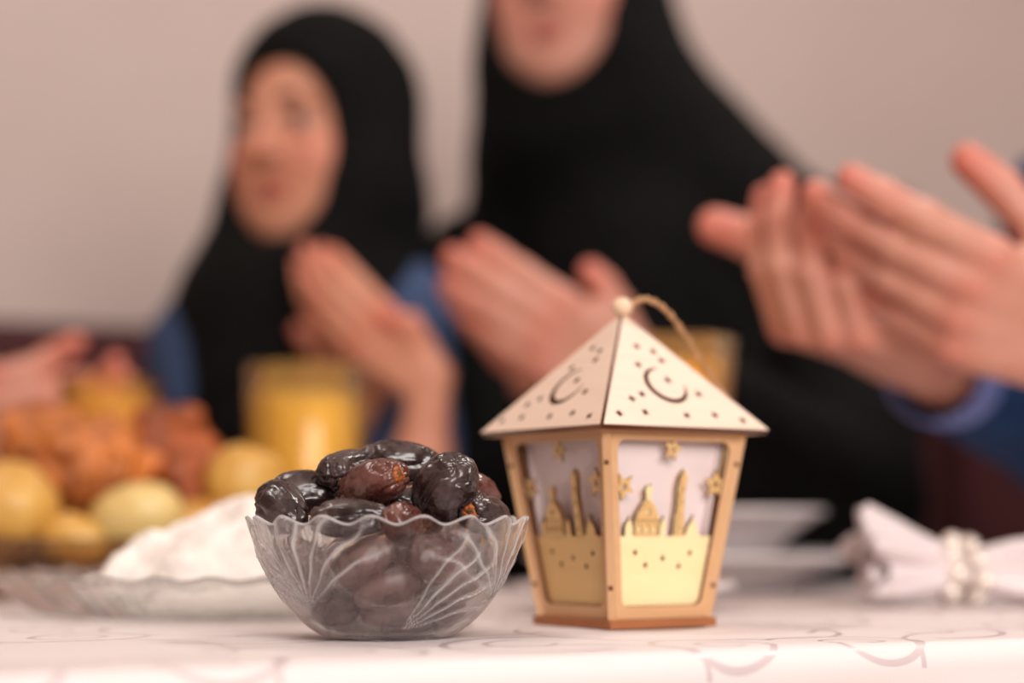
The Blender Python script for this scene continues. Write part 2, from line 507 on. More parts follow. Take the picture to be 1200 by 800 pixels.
# ================================================================== the room
def quad_box(name, s0, s1, t0, t1, z0, z1, mat, parent=None, bev=0.0):
    """box in the table frame"""
    c = T((s0 + s1) / 2, (t0 + t1) / 2, (z0 + z1) / 2)
    return box(name, c, (s1 - s0, t1 - t0, z1 - z0), mat, parent, bev, Matrix.Rotation(TA, 4, 'Z'))
for nm, a in (('floor', (-2.4, 2.4, -2.8, 1.90, -0.1, 0.0, M['floor'])),
              ('wall_back', (-2.4, 2.4, 1.80, 1.90, 0.0, 2.7, M['wall'])),
              ('wall_left', (-2.5, -2.4, -2.8, 1.90, 0.0, 2.7, M['wall'])),
              ('wall_right', (2.4, 2.5, -2.8, 1.90, 0.0, 2.7, M['wall'])),
              ('ceiling', (-2.5, 2.5, -2.8, 1.90, 2.7, 2.8, M['ceiling']))):
    tag(quad_box(nm, *a), kind='structure')
tag(quad_box('baseboard_back', -2.4, 2.4, 1.785, 1.80, 0.0, 0.09, M['ceiling']), kind='structure')

# ------------------------------------------------------------------ sofa along the back wall
sofa = empty('sofa', T(0.05, 1.30, 0)); sofa['label'] = 'long maroon upholstered sofa behind the people, against the pale wall'; sofa['category'] = 'sofa'
def sofa_part(name, s0, s1, t0, t1, z0, z1, bev):
    o = quad_box(name, s0, s1, t0, t1, z0, z1, M['maroon'], None, bev)
    o.parent = sofa; o.matrix_parent_inverse = Matrix.Translation(sofa.location).inverted()
    return o
sofa_part('base', -1.25, 2.15, 0.98, 1.62, 0.06, 0.28, 0.02)
for k in range(4):
    sofa_part('seat_cushion', -1.23 + k * 0.86, -0.39 + k * 0.86, 0.95, 1.42, 0.28, 0.44, 0.04)
    sofa_part('back_cushion', -1.23 + k * 0.86, -0.39 + k * 0.86, 1.40, 1.64, 0.40, 1.03, 0.06)
for s in (-1.40, 2.21):
    sofa_part('armrest', s, s + 0.15, 0.96, 1.64, 0.02, 0.66, 0.04)
for s in (-1.15, 2.0):
    for t in (1.02, 1.55): sofa_part('leg', s, s + 0.05, t, t + 0.05, 0.0, 0.065, 0.004)

# ------------------------------------------------------------------ table and cloth
S0, S1, T0, T1 = -0.95, 0.76, 0.0, 0.80
table = empty('dining_table', T((S0 + S1) / 2, (T0 + T1) / 2, 0))
table['label'] = 'wooden dining table hidden under the white damask cloth'; table['category'] = 'table'
def table_part(name, *a):
    o = quad_box(name, *a); o.parent = table; o.matrix_parent_inverse = Matrix.Translation(table.location).inverted(); return o
table_part('tabletop', S0, S1, T0, T1, TABLE_Z - 0.034, TABLE_Z - 0.003, M['table_wood'], None, 0.004)
for s in (S0 + 0.07, S1 - 0.13):
    for t in (T0 + 0.07, T1 - 0.13): table_part('leg', s, s + 0.06, t, t + 0.06, 0.0, TABLE_Z - 0.034, M['table_wood'])
table_part('apron', S0 + 0.09, S1 - 0.09, T0 + 0.09, T0 + 0.11, TABLE_Z - 0.11, TABLE_Z - 0.034, M['table_wood'])
table_part('apron', S0 + 0.09, S1 - 0.09, T1 - 0.11, T1 - 0.09, TABLE_Z - 0.11, TABLE_Z - 0.034, M['table_wood'])

def build_cloth():
    drop, r = 0.24, 0.013
    def axis(a, b):
        q = []
        out = [0.0] + [0.0025 * k for k in range(1, 13)] + [0.03 + 0.012 * k for k in range(1, 18)]
        q += [a - o for o in reversed(out) if o <= drop]
        n = int((b - a) / 0.018)
        q += [a + (b - a) * k / n for k in range(1, n)]
        q += [b + o for o in out if o <= drop]
        return q
    us, vs_ = axis(S0, S1), axis(T0, T1)
    verts = []; uvs = []
    for u in us:
        for v in vs_:
            cu = min(max(u, S0), S1); cv = min(max(v, T0), T1)
            du, dv = u - cu, v - cv
            a = math.hypot(du, dv)
            if a > 1e-9:
                ex, ey = du / a, dv / a
                if a < r * math.pi / 2: out, dn = r * math.sin(a / r), r * (1 - math.cos(a / r))
                else:
                    q = a - r * math.pi / 2
                    per = (u * 1.0 - v * 0.9) * 21 + math.atan2(ey, ex) * 2.2
                    out = r + q * 0.10 + 0.011 * math.sin(per) * min(1, q / 0.14) + 0.004 * math.sin(per * 2.3 + 1) * min(1, q / 0.1)
                    dn = r + q * 0.99
                p = T(cu + ex * out, cv + ey * out, TABLE_Z - dn)
            else:
                p = T(cu, cv, TABLE_Z + 0.0004 * math.sin(u * 31 + 2 * math.sin(v * 17)))
            verts.append(p); uvs.append((u, v))
    f = grid_faces(len(us), len(vs_))
    o = mesh_obj('tablecloth', verts, f, M['tablecloth'])
    me = o.data
    uvl = me.uv_layers.new(name='weave')
    for lp in me.loops: uvl.data[lp.index].uv = uvs[lp.vertex_index]
    return o
tag(build_cloth(), 'white damask tablecloth with woven scroll pattern covering the table', 'tablecloth')

# ================================================================== bowl of dates
BX = (456 - 600) / FPX * 0.865
BOWL = Vector((BX, 0.865, TABLE_Z + 0.0008))
def build_bowl():
    outer = [(0.0, 0.0012), (0.016, 0.0010), (0.026, 0.0002), (0.0290, 0.0), (0.0325, 0.0017), (0.0375, 0.0052), (0.0427, 0.0100), (0.0475, 0.0158),
             (0.0522, 0.0230), (0.0560, 0.0305), (0.0590, 0.0375), (0.0614, 0.0445), (0.0634, 0.0520)]
    def samp(t):
        x = t * (len(outer) - 1); i = min(int(x), len(outer) - 2); f = x - i
        def cr(a, b, c, d, f): return 0.5 * (2 * b + (c - a) * f + (2 * a - 5 * b + 4 * c - d) * f * f + (3 * b - a - 3 * c + d) * f ** 3)
        g = lambda k, m: outer[min(max(k, 0), len(outer) - 1)][m]
        return tuple(cr(g(i - 1, m), g(i, m), g(i + 1, m), g(i + 2, m), f) for m in (0, 1))
    NV, NU = 96, 900
    po = [samp(k / (NV - 1)) for k in range(NV)]
    fans = [(-2.30, 0.014, -0.15, 1.25, 12.0), (-1.35, 0.004, 0.85, 0.62, 14.0), (-0.30, 0.016, 0.0, 1.2, 12.0),
            (0.75, 0.010, 0.4, 1.0, 12.0), (1.85, 0.016, -0.2, 1.2, 12.0), (2.95, 0.010, 0.3, 1.0, 12.0)]
    A = np.linspace(-math.pi, math.pi, NU, endpoint=False)
    R = np.array([p[0] for p in po]); Z = np.array([p[1] for p in po])
    AA, RR = np.meshgrid(A, R, indexing='ij'); _, ZZ = np.meshgrid(A, Z, indexing='ij')
    sfrac = np.clip(ZZ / 0.052, 0, 1)
    dis = np.zeros_like(AA)
    for a0, z0, tilt, spread, n in fans:
        w = ((AA - a0 + math.pi) % (2 * math.pi) - math.pi) * 0.05
        v = (ZZ - z0) * 1.15
        rad = np.hypot(w, v); ang = np.arctan2(w, v) - tilt
        ang = (ang + math.pi) % (2 * math.pi) - math.pi
        wig = 0.05 * np.sin(rad * 170 + a0 * 7) + 0.02 * np.sin(rad * 420 + ang * 5)
        ridge = np.power(np.clip(1 - np.abs(np.sin((ang + wig * 0.5) * n)), 0, 1), 4.0)
        fine = np.power(np.clip(1 - np.abs(np.sin((ang + wig) * n * 2.7)), 0, 1), 3.0) * np.exp(-(rad / 0.021) ** 2)
        mask = np.clip((spread - np.abs(ang)) / 0.25, 0, 1) * np.clip(rad / 0.004, 0, 1) * np.clip((0.055 - rad) / 0.012, 0, 1)
        dis += mask * (ridge * 0.0009 + fine * 0.0009)
    dis *= np.clip((ZZ - 0.001) / 0.004, 0, 1)
    wave = np.cos(18 * AA - 2.262)
    up = np.clip((sfrac - 0.35) / 0.65, 0, 1) ** 1.5
    Ro = RR + dis * 0.9 + 0.0017 * wave * up
    Zo = ZZ + 0.0018 * wave * np.clip((sfrac - 0.55) / 0.45, 0, 1) ** 2
    th = 0.0026 - 0.0008 * sfrac
    Ri = np.maximum(RR - th + 0.0014 * wave * up, 0.0); Zi = ZZ + 0.0028 * (1 - sfrac) + (Zo - ZZ)
    Ri[:, 0] = 0; Ro[:, 0] = 0
    verts = []; cols = 2 * NV + 1
    Rm = (Ro[:, -1] + Ri[:, -1]) / 2; Zm = Zo[:, -1] + 0.0008
    ca, sa = np.cos(A), np.sin(A)
    rr = np.concatenate([Ro, Rm[:, None], Ri[:, ::-1]], 1); zz = np.concatenate([Zo, Zm[:, None], Zi[:, ::-1]], 1)
    V = np.stack([rr * ca[:, None], rr * sa[:, None], zz], 2).reshape(-1, 3)
    F = np.array(grid_faces(NU, cols, True, False))
    fo = np.clip(dis / 0.0008, 0, 1) * 0.72
    fo[:, -1] = np.maximum(fo[:, -1], 0.45)
    fr = np.concatenate([fo, np.full((NU, 1), 0.5), np.zeros((NU, NV))], 1).ravel()
    fr[NV + 1::cols] = 0.4
    me = np_mesh('glass_bowl', V, F)
    at_ = me.attributes.new('frost', 'FLOAT', 'POINT'); at_.data.foreach_set('value', fr.astype(np.float32))
    bm = bmesh.new(); bm.from_mesh(me); bmesh.ops.remove_doubles(bm, verts=bm.verts, dist=1e-6); bmesh.ops.recalc_face_normals(bm, faces=bm.faces)
    bm.to_mesh(me); bm.free()
    o = link_mesh('glass_bowl', me, M['bowl_glass'])
    o.location = BOWL
    return o
tag(build_bowl(), 'small clear pressed glass bowl with scalloped rim, heaped with dates', 'bowl')

def build_date(c, axis, L, W, mat, seed, scar, roll=0.0, res=(72, 56)):
    nu, nv = res
    rng = random.Random(seed)
    u = np.linspace(0, math.pi, nu); v = np.linspace(0, 2 * math.pi, nv, endpoint=False)
    U, Vv = np.meshgrid(u, v, indexing='ij')
    e = 0.82
    x = np.sign(np.cos(U)) * np.abs(np.cos(U)) ** 0.92
    rad = np.sin(U) ** e * (1.0 + 0.10 * np.cos(U) * (1 if scar else -1))
    P = np.stack([x, rad * np.cos(Vv), rad * np.sin(Vv)], 2).reshape(-1, 3)
    sc = np.array([L / 2, W / 2, W / 2 * 0.94])
    N = P / np.maximum(np.linalg.norm(P, axis=1), 1e-9)[:, None]
    S = P * sc
    off = 0.0010 * vnoise(P * np.array([1.1, 1.6, 1.6]) + seed * 3.1, 1.0, seed)
    q = vnoise(P * np.array([0.9, 2.0, 2.0]) + seed, 1.0, seed + 5)
    off += -0.0015 * np.power(np.clip(1 - np.abs(q) * 2.6, 0, 1), 2)
    q2 = vnoise(P * np.array([1.6, 4.5, 4.5]) + seed, 1.0, seed + 9)
    off += -0.0004 * np.power(np.clip(1 - np.abs(q2) * 2.4, 0, 1), 2)
    off += 0.0002 * vnoise(P * 9, 1.0, seed + 2)
    if scar:
        off += -0.0022 * np.exp(-((1 - P[:, 0]) / 0.035) ** 2)
    S = S + N * off[:, None]
    F = np.array(grid_faces(nu, nv, False, True))
    me = np_mesh('date', S, F)
    o = link_mesh('date', me, mat)
    ax = Vector(axis).normalized()
    qd = ax.to_track_quat('X', 'Z')
    o.rotation_mode = 'QUATERNION'
    o.rotation_quaternion = qd @ Euler((roll, 0, 0)).to_quaternion()
    o.location = c
    if scar:
        x0 = L / 2 - 0.0019
        prof = []
        for k in range(15):
            t = k / 14
            prof.append((0.00015 + 0.0040 * t, 0.0003 + 0.0009 * math.sin(t * math.pi) - 0.0009 * t ** 3))
        vs = []
        for i in range(28):
            a = 2 * math.pi * i / 28
            for j, (r, z) in enumerate(prof):
                r2 = r * (1 + 0.12 * math.sin(3 * a + seed) + 0.07 * math.sin(7 * a))
                vs.append((x0 + z + rng.uniform(-1, 1) * 0.00012, r2 * math.cos(a), r2 * math.sin(a)))
        mesh_obj('stem_scar', vs, grid_faces(28, 15, True, False), M['scar'], o)
        vs = []
        for i in range(16):
            a = 2 * math.pi * i / 16
            for j in range(6):
                r = 0.0021 * j / 5 * (1 + 0.35 * math.sin(4 * a + seed))
                vs.append((x0 + 0.0014 - 0.0009 * (j / 5) ** 2 + rng.uniform(0, 1) * 0.0004, r * math.cos(a), r * math.sin(a)))
        mesh_obj('stem_core', vs, grid_faces(16, 6, True, False), M['scar_core'], o)
    return o
B_, R_, I_ = M['date_black'], M['date_brown'], M['date_hazed']
dates = [
    (436, 565, -0.020, (0.70, -0.66, 0.20), 0.0385, 0.0230, R_, True, 0.4, 'reddish brown date with orange stem scar facing front, middle of the heap'),
    (523, 572, -0.020, (0.42, -0.45, 0.75), 0.0350, 0.0300, B_, False, 1.2, 'large wrinkled black date standing upright at the right of the heap'),
    (468, 543, 0.014, (1.0, 0.12, -0.04), 0.0395, 0.0235, B_, False, 2.0, 'dark date lying across the very top of the heap'),
    (409, 551, 0.004, (0.55, 0.80, 0.15), 0.0350, 0.0215, B_, False, 2.9, 'dark date left of the topmost one, behind the reddish date'),
    (358, 578, 0.004, (0.95, 0.25, 0.10), 0.0330, 0.0222, B_, False, 4.0, 'smooth black date second from the left in the heap'),
    (331, 596, -0.014, (0.55, -0.55, -0.50), 0.0320, 0.0220, B_, False, 0.9, 'glossy black date at the far left rim of the bowl'),
    (411, 607, -0.044, (1.0, -0.08, 0.06), 0.0365, 0.0180, B_, False, 3.3, 'shiny dark date lying along the front rim of the bowl'),
    (474, 612, -0.040, (0.35, 0.95, -0.05), 0.0320, 0.0175, R_, False, 1.7, 'small brown date just showing over the middle of the front rim'),
    (569, 603, -0.020, (-0.45, -0.85, 0.10), 0.0320, 0.0200, B_, True, 2.2, 'dark date with orange stem scar at the right rim of the bowl'),
    (558, 577, 0.014, (0.55, 0.70, -0.30), 0.0320, 0.0190, R_, False, 0.3, 'reddish date half hidden behind the large wrinkled date'),
    (488, 592, -0.010, (0.80, 0.50, 0.15), 0.0320, 0.0185, B_, False, 5.0, 'black date wedged between reddish date and large wrinkled date'),
]
G_D = 'dates heaped in the glass bowl'
for i, (px, py, dy, ax, L, W, m, sc_, roll, lab) in enumerate(dates):
    tag(build_date(at(px, py, BOWL.y + dy), ax, L, W, m, 11 + 7 * i, sc_, roll, (96, 72)), lab, 'date', G_D)
inner = []
for k in range(8):
    a = -1.75 + k * 2 * math.pi / 8
    inner.append((0.0432, a, 0.0345, (-math.sin(a), math.cos(a), 0.55 * math.cos(k * 2.1))))
for k in range(5):
    a = -1.35 + k * 2 * math.pi / 5
    inner.append((0.0265, a, 0.0132, (-math.sin(a), math.cos(a), 0.15 * math.sin(k * 1.7))))
for k in range(6):
    a = -1.5 + k * 2 * math.pi / 6
    inner.append((0.0355, a, 0.0245, (-math.sin(a), math.cos(a), 0.3 * math.cos(k * 1.3))))
inner += [(0.002, 0, 0.0135, (0.2, 0.9, 0.1)), (0.0, 0, 0.0385, (0.8, 0.5, 0.3)), (0.020, 1.2, 0.0500, (0.9, -0.3, 0.2))]
def inner_label(i, a):
    side = ['at the right', 'at the back right', 'at the back', 'at the back left', 'at the left', 'at the front left', 'at the front', 'at the front right'][int(round((a % (2 * math.pi)) / (math.pi / 4))) % 8]
    if i < 8: return 'haze-tinted date behind the glass wall just under the rim, ' + side
    if i < 13: return 'haze-tinted date on the floor of the glass bowl, ' + side
    if i < 19: return 'haze-tinted date halfway up inside the glass bowl, ' + side
    return ['date in the middle of the bowl floor, hidden under the others', 'date in the core of the heap, level with the rim', 'date under the top of the heap, towards the back'][i - 19]
for i, (r, a, z, ax) in enumerate(inner):
    c = BOWL + Vector((r * math.cos(a), r * math.sin(a), z))
    tag(build_date(c, ax, 0.0325, 0.0195, I_, 201 + 5 * i, False, i * 1.3, (48, 36)),
        inner_label(i, a), 'date', G_D)

# ================================================================== wooden lantern
def build_lantern():
    root = empty('lantern', (0.0568, 0.962, TABLE_Z + 0.0006), math.radians(34))
    tag(root, 'small house-shaped wooden lantern with crescent and mosque cutouts beside the dates', 'lantern')
    hb, ht, zb, zt = 0.0300, 0.0434, 0.0045, 0.0975
    he, ze, za = 0.0520, 0.0970, 0.1570
    bm = bmesh.new(); box_bm(bm, (0, 0, 0.0022), (0.0665, 0.0665, 0.0044), 0.0004)
    bm_obj('base', bm, M['base_wood'], root)
    L = math.hypot(zt - zb, ht - hb)
    def star(cx, cy, r, n=5, rot=0.3, inner=0.45):
        return [(cx + (r if k % 2 == 0 else r * inner) * math.sin(rot + math.pi * k / n), cy + (r if k % 2 == 0 else r * inner) * math.cos(rot + math.pi * k / n)) for k in range(2 * n)]
    def round_trap(w0, w1, v0, v1, r):
        pts = []
        cs = [(-w0, v0, math.pi), (w0, v0, 1.5 * math.pi), (w1, v1, 0.0), (-w1, v1, 0.5 * math.pi)]
        for x, y, a0 in cs:
            cx = x + (r if x < 0 else -r); cy = y + (r if y == v0 else -r)
            for k in range(7):
                a = a0 + k / 6 * math.pi / 2
                pts.append((cx + r * math.cos(a), cy + r * math.sin(a)))
        return pts
    def arch(cx, v0, w, h, point=0.0, n=12):
        """left-to-right silhouette of a dome"""
        out = []
        for k in range(n + 1):
            a = math.pi - math.pi * k / n
            y = math.sin(a) * h + (point * max(0, 1 - abs(math.cos(a)) * 4))
            out.append((cx + w * math.cos(a), v0 + y))
        return out
    v0 = 0.0405
    sky = [(-0.0300, v0)]
    sky += [(-0.0245, v0)] + arch(-0.0225, v0 + 0.004, 0.0022, 0.0035, 0.002, 8) + [(-0.0200, v0)]
    sky += [(-0.0195, v0 + 0.0005), (-0.0195, v0 + 0.007), (-0.0185, v0 + 0.0110), (-0.0150, v0 + 0.0165), (-0.0133, v0 + 0.0180), (-0.0133, v0 + 0.0205), (-0.0142, v0 + 0.0225),
            (-0.0133, v0 + 0.0250), (-0.0118, v0 + 0.0245), (-0.0104, v0 + 0.0255), (-0.0094, v0 + 0.0225), (-0.0103, v0 + 0.0205), (-0.0103, v0 + 0.0180), (-0.0084, v0 + 0.0165),
            (-0.0050, v0 + 0.0110), (-0.0040, v0 + 0.007), (-0.0040, v0)]
    sky += [(-0.0030, v0)] + arch(-0.0012, v0 + 0.005, 0.0018, 0.0030, 0.002, 8) + [(0.0008, v0)]
    sky += [(0.0055, v0), (0.0057, v0 + 0.0110), (0.0062, v0 + 0.0112), (0.0064, v0 + 0.0215), (0.0060, v0 + 0.0235), (0.0070, v0 + 0.0300), (0.0090, v0 + 0.0335), (0.0112, v0 + 0.0320), (0.0118, v0 + 0.0290),
            (0.0108, v0 + 0.0215), (0.0112, v0 + 0.0112), (0.0117, v0 + 0.0110), (0.0119, v0)]
    sky += arch(0.0175, v0 + 0.001, 0.0038, 0.0060, 0.0035, 10)
    sky += [(0.0230, v0), (0.0300, v0)]
    hole = sky + [(0.0350, L - 0.0060), (-0.0350, L - 0.0060)]
    for j in range(4):
        rz = Matrix.Rotation(j * math.pi / 2, 4, 'Z')
        def plane(off, base=(0, -hb, zb), vv=(0, -(ht - hb), zt - zb)):
            u = Vector((1, 0, 0)); v = Vector(vv).normalized(); n = u.cross(v)
            m = Matrix((u, v, n)).transposed().to_4x4(); m.translation = Vector(base) + n * off
            return rz @ m
        fr = flat_cut('frame', [[(-hb + 0.0012, 0), (hb - 0.0012, 0), (ht - 0.0012, L), (-ht + 0.0012, L)],
                                round_trap(0.0252, 0.0352, 0.0062, L - 0.0058, 0.0045)], 0.0024, M['birch_frame'], root, 0.0, M['scorched'])
        fr.matrix_local = plane(-0.0012)
        holes = [star(x, y, 0.0019, 4, 0.2 + k, 0.5) for k, (x, y) in enumerate([(-0.0175, 0.0325), (-0.0105, 0.0262), (0.0000, 0.0295), (0.0105, 0.0255), (0.0170, 0.0320)])]
        gold = M['gold_lit'] if j == 0 else M['gold_ply']  # right-hand face gets the plywood colour with its brighter light painted in
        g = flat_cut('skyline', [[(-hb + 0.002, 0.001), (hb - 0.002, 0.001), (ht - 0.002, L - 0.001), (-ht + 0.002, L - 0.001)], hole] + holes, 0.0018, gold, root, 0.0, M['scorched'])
        g.matrix_local = plane(-0.0034)
        # proud details on the skyline: mosque arch, minaret windows
        mq = flat_cut('mosque', [[(-0.0190, v0 + 0.0005), (-0.0045, v0 + 0.0005), (-0.0045, v0 + 0.0068), (-0.0053, v0 + 0.0104), (-0.0088, v0 + 0.0158), (-0.0118, v0 + 0.0180), (-0.0148, v0 + 0.0158), (-0.0182, v0 + 0.0104), (-0.0190, v0 + 0.0068)]]
                      + [arch(-0.0165 + 0.0048 * k, v0 + 0.0020, 0.0014, 0.0036, 0.001, 8) for k in range(3)]
                      + [star(-0.0118, v0 + 0.0120, 0.0023, 5), [(-0.0178, v0 + 0.0076), (-0.0058, v0 + 0.0076), (-0.0058, v0 + 0.0082), (-0.0178, v0 + 0.0082)]],
                      0.0008, M['gold_ply'], root, 0.0, M['scorched'])
        mq.matrix_local = plane(-0.0021)
        mn = flat_cut('minaret', [[(0.0063, v0 + 0.0005), (0.0111, v0 + 0.0005), (0.0104, v0 + 0.0215), (0.0113, v0 + 0.0288), (0.0090, v0 + 0.0326), (0.0069, v0 + 0.0292), (0.0069, v0 + 0.0215)]]
                      + [arch(0.0088, v0 + 0.003 + 0.0065 * k, 0.0008, 0.0016, 0.0006, 6) for k in range(4)], 0.0008, M['gold_ply'], root, 0.0, M['scorched'])
        mn.matrix_local = plane(-0.0021)
        sh = flat_cut('backing_sheet', [[(-0.0325, 0.0345), (0.0325, 0.0345), (ht - 0.006, L - 0.002), (-ht + 0.006, L - 0.002)]], 0.0012, M['frosted'], root)
        sh.matrix_local = plane(-0.0085)
        for k, (x, y, r) in enumerate([(0.0, L - 0.0102, 0.0064), (-0.0285, L - 0.0290, 0.0070), (0.0290, L - 0.0272, 0.0076)]):
            st = flat_cut('star', [star(x, y, r, 5, 0.25 + 0.5 * k), star(x, y, r * 0.32, 5, 0.25 + 0.5 * k)], 0.0012, M['gold_ply'], root, 0.0, M['scorched'])
            st.matrix_local = plane(-0.0017)
        # corner post with two joint tabs
        p0 = rz @ Vector((-hb, -hb, zb)); p1 = rz @ Vector((-ht, -ht, zt))
        bm = bmesh.new()
        d = (p1 - p0); rot = d.to_track_quat('Z', 'X').to_matrix().to_4x4()
        bmesh.ops.create_cube(bm, size=1.0, matrix=Matrix.Translation((p0 + p1) / 2) @ rot @ Matrix.Rotation(j * math.pi / 2, 4, 'Z') @ Matrix.Diagonal((0.0036, 0.0036, d.length, 1)))
        po = bm_obj('corner_post', bm, M['birch_frame'], root)
        for f in (0.17, 0.82):
            q = p0.lerp(p1, f)
            bm = bmesh.new(); bmesh.ops.create_cube(bm, size=1.0, matrix=Matrix.Translation(q) @ rot @ Matrix.Rotation(j * math.pi / 2, 4, 'Z') @ Matrix.Diagonal((0.0039, 0.0022, 0.0022, 1)))
            bm_obj('joint_tab', bm, M['scorched'], po)
        # roof panel
        Lr = math.hypot(he, za - ze)
        cr = []
        cx, cy, Ro_ = 0.0005, 0.0285, 0.0124
        a0, a1 = 1.45, 2 * math.pi + 0.10
        for k in range(29): a = a0 + (a1 - a0) * k / 28; cr.append((cx + Ro_ * math.cos(a), cy + Ro_ * math.sin(a)))
        for k in range(27):
            f = 1 - (k + 0.5) / 27; a = a0 + (a1 - a0) * f; q = Ro_ - 0.0004 - 0.0031 * math.sin(math.pi * f) ** 0.8
            cr.append((cx + q * math.cos(a), cy + q * math.sin(a)))
        dots = [(-0.0390, 0.0075), (-0.0225, 0.0090), (0.0030, 0.0080), (0.0215, 0.0090), (0.0380, 0.0060), (-0.0180, 0.0215), (0.0190, 0.0235), (-0.0095, 0.0425), (-0.0035, 0.0560), (0.0055, 0.0530), (0.0075, 0.0465), (-0.0260, 0.0180)]
        rf = flat_cut('roof_panel', [[(-he, 0), (he, 0), (0.0010, Lr - 0.001), (-0.0010, Lr - 0.001)], cr, star(cx + 0.0035, cy + 0.0040, 0.0030, 5, 0.5)] + [star(x, y, 0.0026, 4, 0.3 + 0.4 * k, 0.55) for k, (x, y) in enumerate(dots)],
                      0.0034, M['birch'], root, 0.0, M['scorched'])
        rf.matrix_local = plane(0.0, (0, -he, ze), (0, he, za - ze))
    bm = bmesh.new(); bmesh.ops.create_uvsphere(bm, u_segments=24, v_segments=16, radius=0.0056, matrix=Matrix.Translation((0, 0, za + 0.0052)) @ Matrix.Diagonal((1, 1, 0.9, 1)))
    bm_obj('bead', bm, M['bead'], root, True)
    # jute loop: out of the bead, over and down behind the roof
    inv = (Matrix.Translation(root.location) @ Matrix.Rotation(math.radians(34), 4, 'Z')).inverted()
    ctl = [(741, 357, 0.962), (752, 350, 0.964), (768, 354, 0.967), (785, 368, 0.972), (803, 393, 0.978), (822, 424, 0.986), (842, 452, 0.994), (852, 470, 1.000), (846, 486, 1.000)]
    P = [at(*c) for c in ctl]; pts = []
    for i in range(len(P) - 1):
        a, b, c, d = P[max(i - 1, 0)], P[i], P[i + 1], P[min(i + 2, len(P) - 1)]
        for k in range(6):
            f = k / 6
            pts.append(0.5 * (2 * b + (c - a) * f + (2 * a - 5 * b + 4 * c - d) * f * f + (3 * b - a - 3 * c + d) * f ** 3))
    for sgn in (0, math.pi):
        strand = []
        for k, p in enumerate(pts):
            w = k * 0.9 + sgn
            strand.append(inv @ (p + Vector((math.cos(w), 0.5 * math.sin(w), math.sin(w))) * 0.0008))
        tube('rope_strand', strand, 0.00105, M['rope'], root, 8)
    return root
build_lantern()

# ================================================================== food and tableware
def lumpy(name, c, r, rot, mat, noise, seed, n=4, parent=None):
    bm = bmesh.new(); bmesh.ops.create_icosphere(bm, subdivisions=n, radius=1.0)
    V = np.array([v.co[:] for v in bm.verts])
    k = 1 + sum(a * vnoise(V + seed * 1.7, f, seed + i) for i, (a, f) in enumerate(noise))
    V = V * k[:, None] * np.array(r)
    for v, p in zip(bm.verts, V): v.co = p
    o = bm_obj(name, bm, mat, parent, True)
    o.location = c; o.rotation_euler = rot
    return o
# glass plate with crumbled cheese
PC = Vector(((265 - 600) / FPX * 1.10, 1.10, TABLE_Z + 0.0008))
def plate_profile(pts, th):
    o = list(pts); i = [(max(r - th * 0.35, 0), z + th) for r, z in reversed(pts)]
    return o + [(pts[-1][0] + th * 0.1, pts[-1][1] + th * 0.6)] + i
gp = lathe('glass_plate', plate_profile([(0.0, 0.0), (0.06, 0.0), (0.100, 0.0), (0.107, 0.0020), (0.115, 0.0065), (0.123, 0.0120), (0.131, 0.0180), (0.135, 0.0205)], 0.0026), 240, M['plate_glass'], None,
           fn=lambda a, k, r, z: (r + (0.0022 * math.cos(30 * a) + 0.0010 * math.sin(90 * a)) * max(0, (r - 0.08) / 0.055), z + 0.0012 * math.cos(30 * a) * max(0, (r - 0.11) / 0.025)))
gp.location = PC
tag(gp, 'wide shallow clear glass plate holding the white cheese', 'plate')
def cheese():
    sh = Shape(); rng = random.Random(4)
    c = PC + Vector((0.006, 0, 0.003))
    sh.ell(c + Vector((0, 0, 0.006)), (0.092, 0.090, 0.024), k=0.01)
    sh.ell(c + Vector((0.012, 0, 0.020)), (0.064, 0.064, 0.032), k=0.01)
    for k in range(60):
        a = rng.uniform(0, 6.283); r = rng.uniform(0.0, 0.08)
        z = 0.050 * (1 - (r / 0.092) ** 1.6) + 0.004
        sh.ell(c + Vector((r * math.cos(a) + 0.006, r * math.sin(a), z * 0.92)), [rng.uniform(0.008, 0.015) for _ in range(3)], k=0.006)
    V, F = sh.mesh(0.0022)
    m = V[:, 2] < PC.z + 0.0034
    V[m, 2] = PC.z + 0.0034
    V = relax(V, F, 1)
    N = vnormals(V, F)
    up = np.clip((V[:, 2] - PC.z - 0.006) / 0.01, 0, 1)
    V = V + N * (up * (0.0016 * vnoise(V, 130, 3) + 0.0008 * vnoise(V, 300, 4)))[:, None]
    o = link_mesh('white_cheese', np_mesh('white_cheese', V - np.array(PC), F), M['cheese']); o.location = PC
    return o
tag(cheese(), 'crumbly white mound of fresh cheese heaped on the glass plate', 'cheese')

# glass baking dish with fried chicken and potatoes
DC = Vector(((128 - 600) / FPX * 1.335, 1.335, TABLE_Z + 0.0008))
dish = lathe('baking_dish', plate_profile([(0.0, 0.0), (0.06, 0.0), (0.088, 0.0), (0.097, 0.004), (0.102, 0.014), (0.106, 0.028), (0.108, 0.036), (0.115, 0.038)], 0.0035), 96, M['dish_glass'], None)
dish.location = DC; dish.scale = (1.30, 1.0, 1.0)
tag(dish, 'oval glass baking dish filled with fried chicken and potatoes', 'dish')
rngf = random.Random(9)
def potato(px, py, Y, r, mat, seed, lab, rot=(0, 0, 0)):
    tag(lumpy('potato', at(px, py, Y), r, rot, mat, [(0.10, 1.3), (0.05, 2.8), (0.015, 7)], seed), lab, 'potato', 'roast potatoes in the baking dish')
potato(12, 592, 1.262, (0.032, 0.026, 0.028), M['potato'], 3, 'golden potato at the far left edge, in front of the chicken', (0.2, 0.1, 0.4))
potato(162, 604, 1.256, (0.031, 0.024, 0.023), M['potato_pale'], 5, 'pale yellow potato at the front of the dish above the cheese', (0.1, -0.1, 0.1))
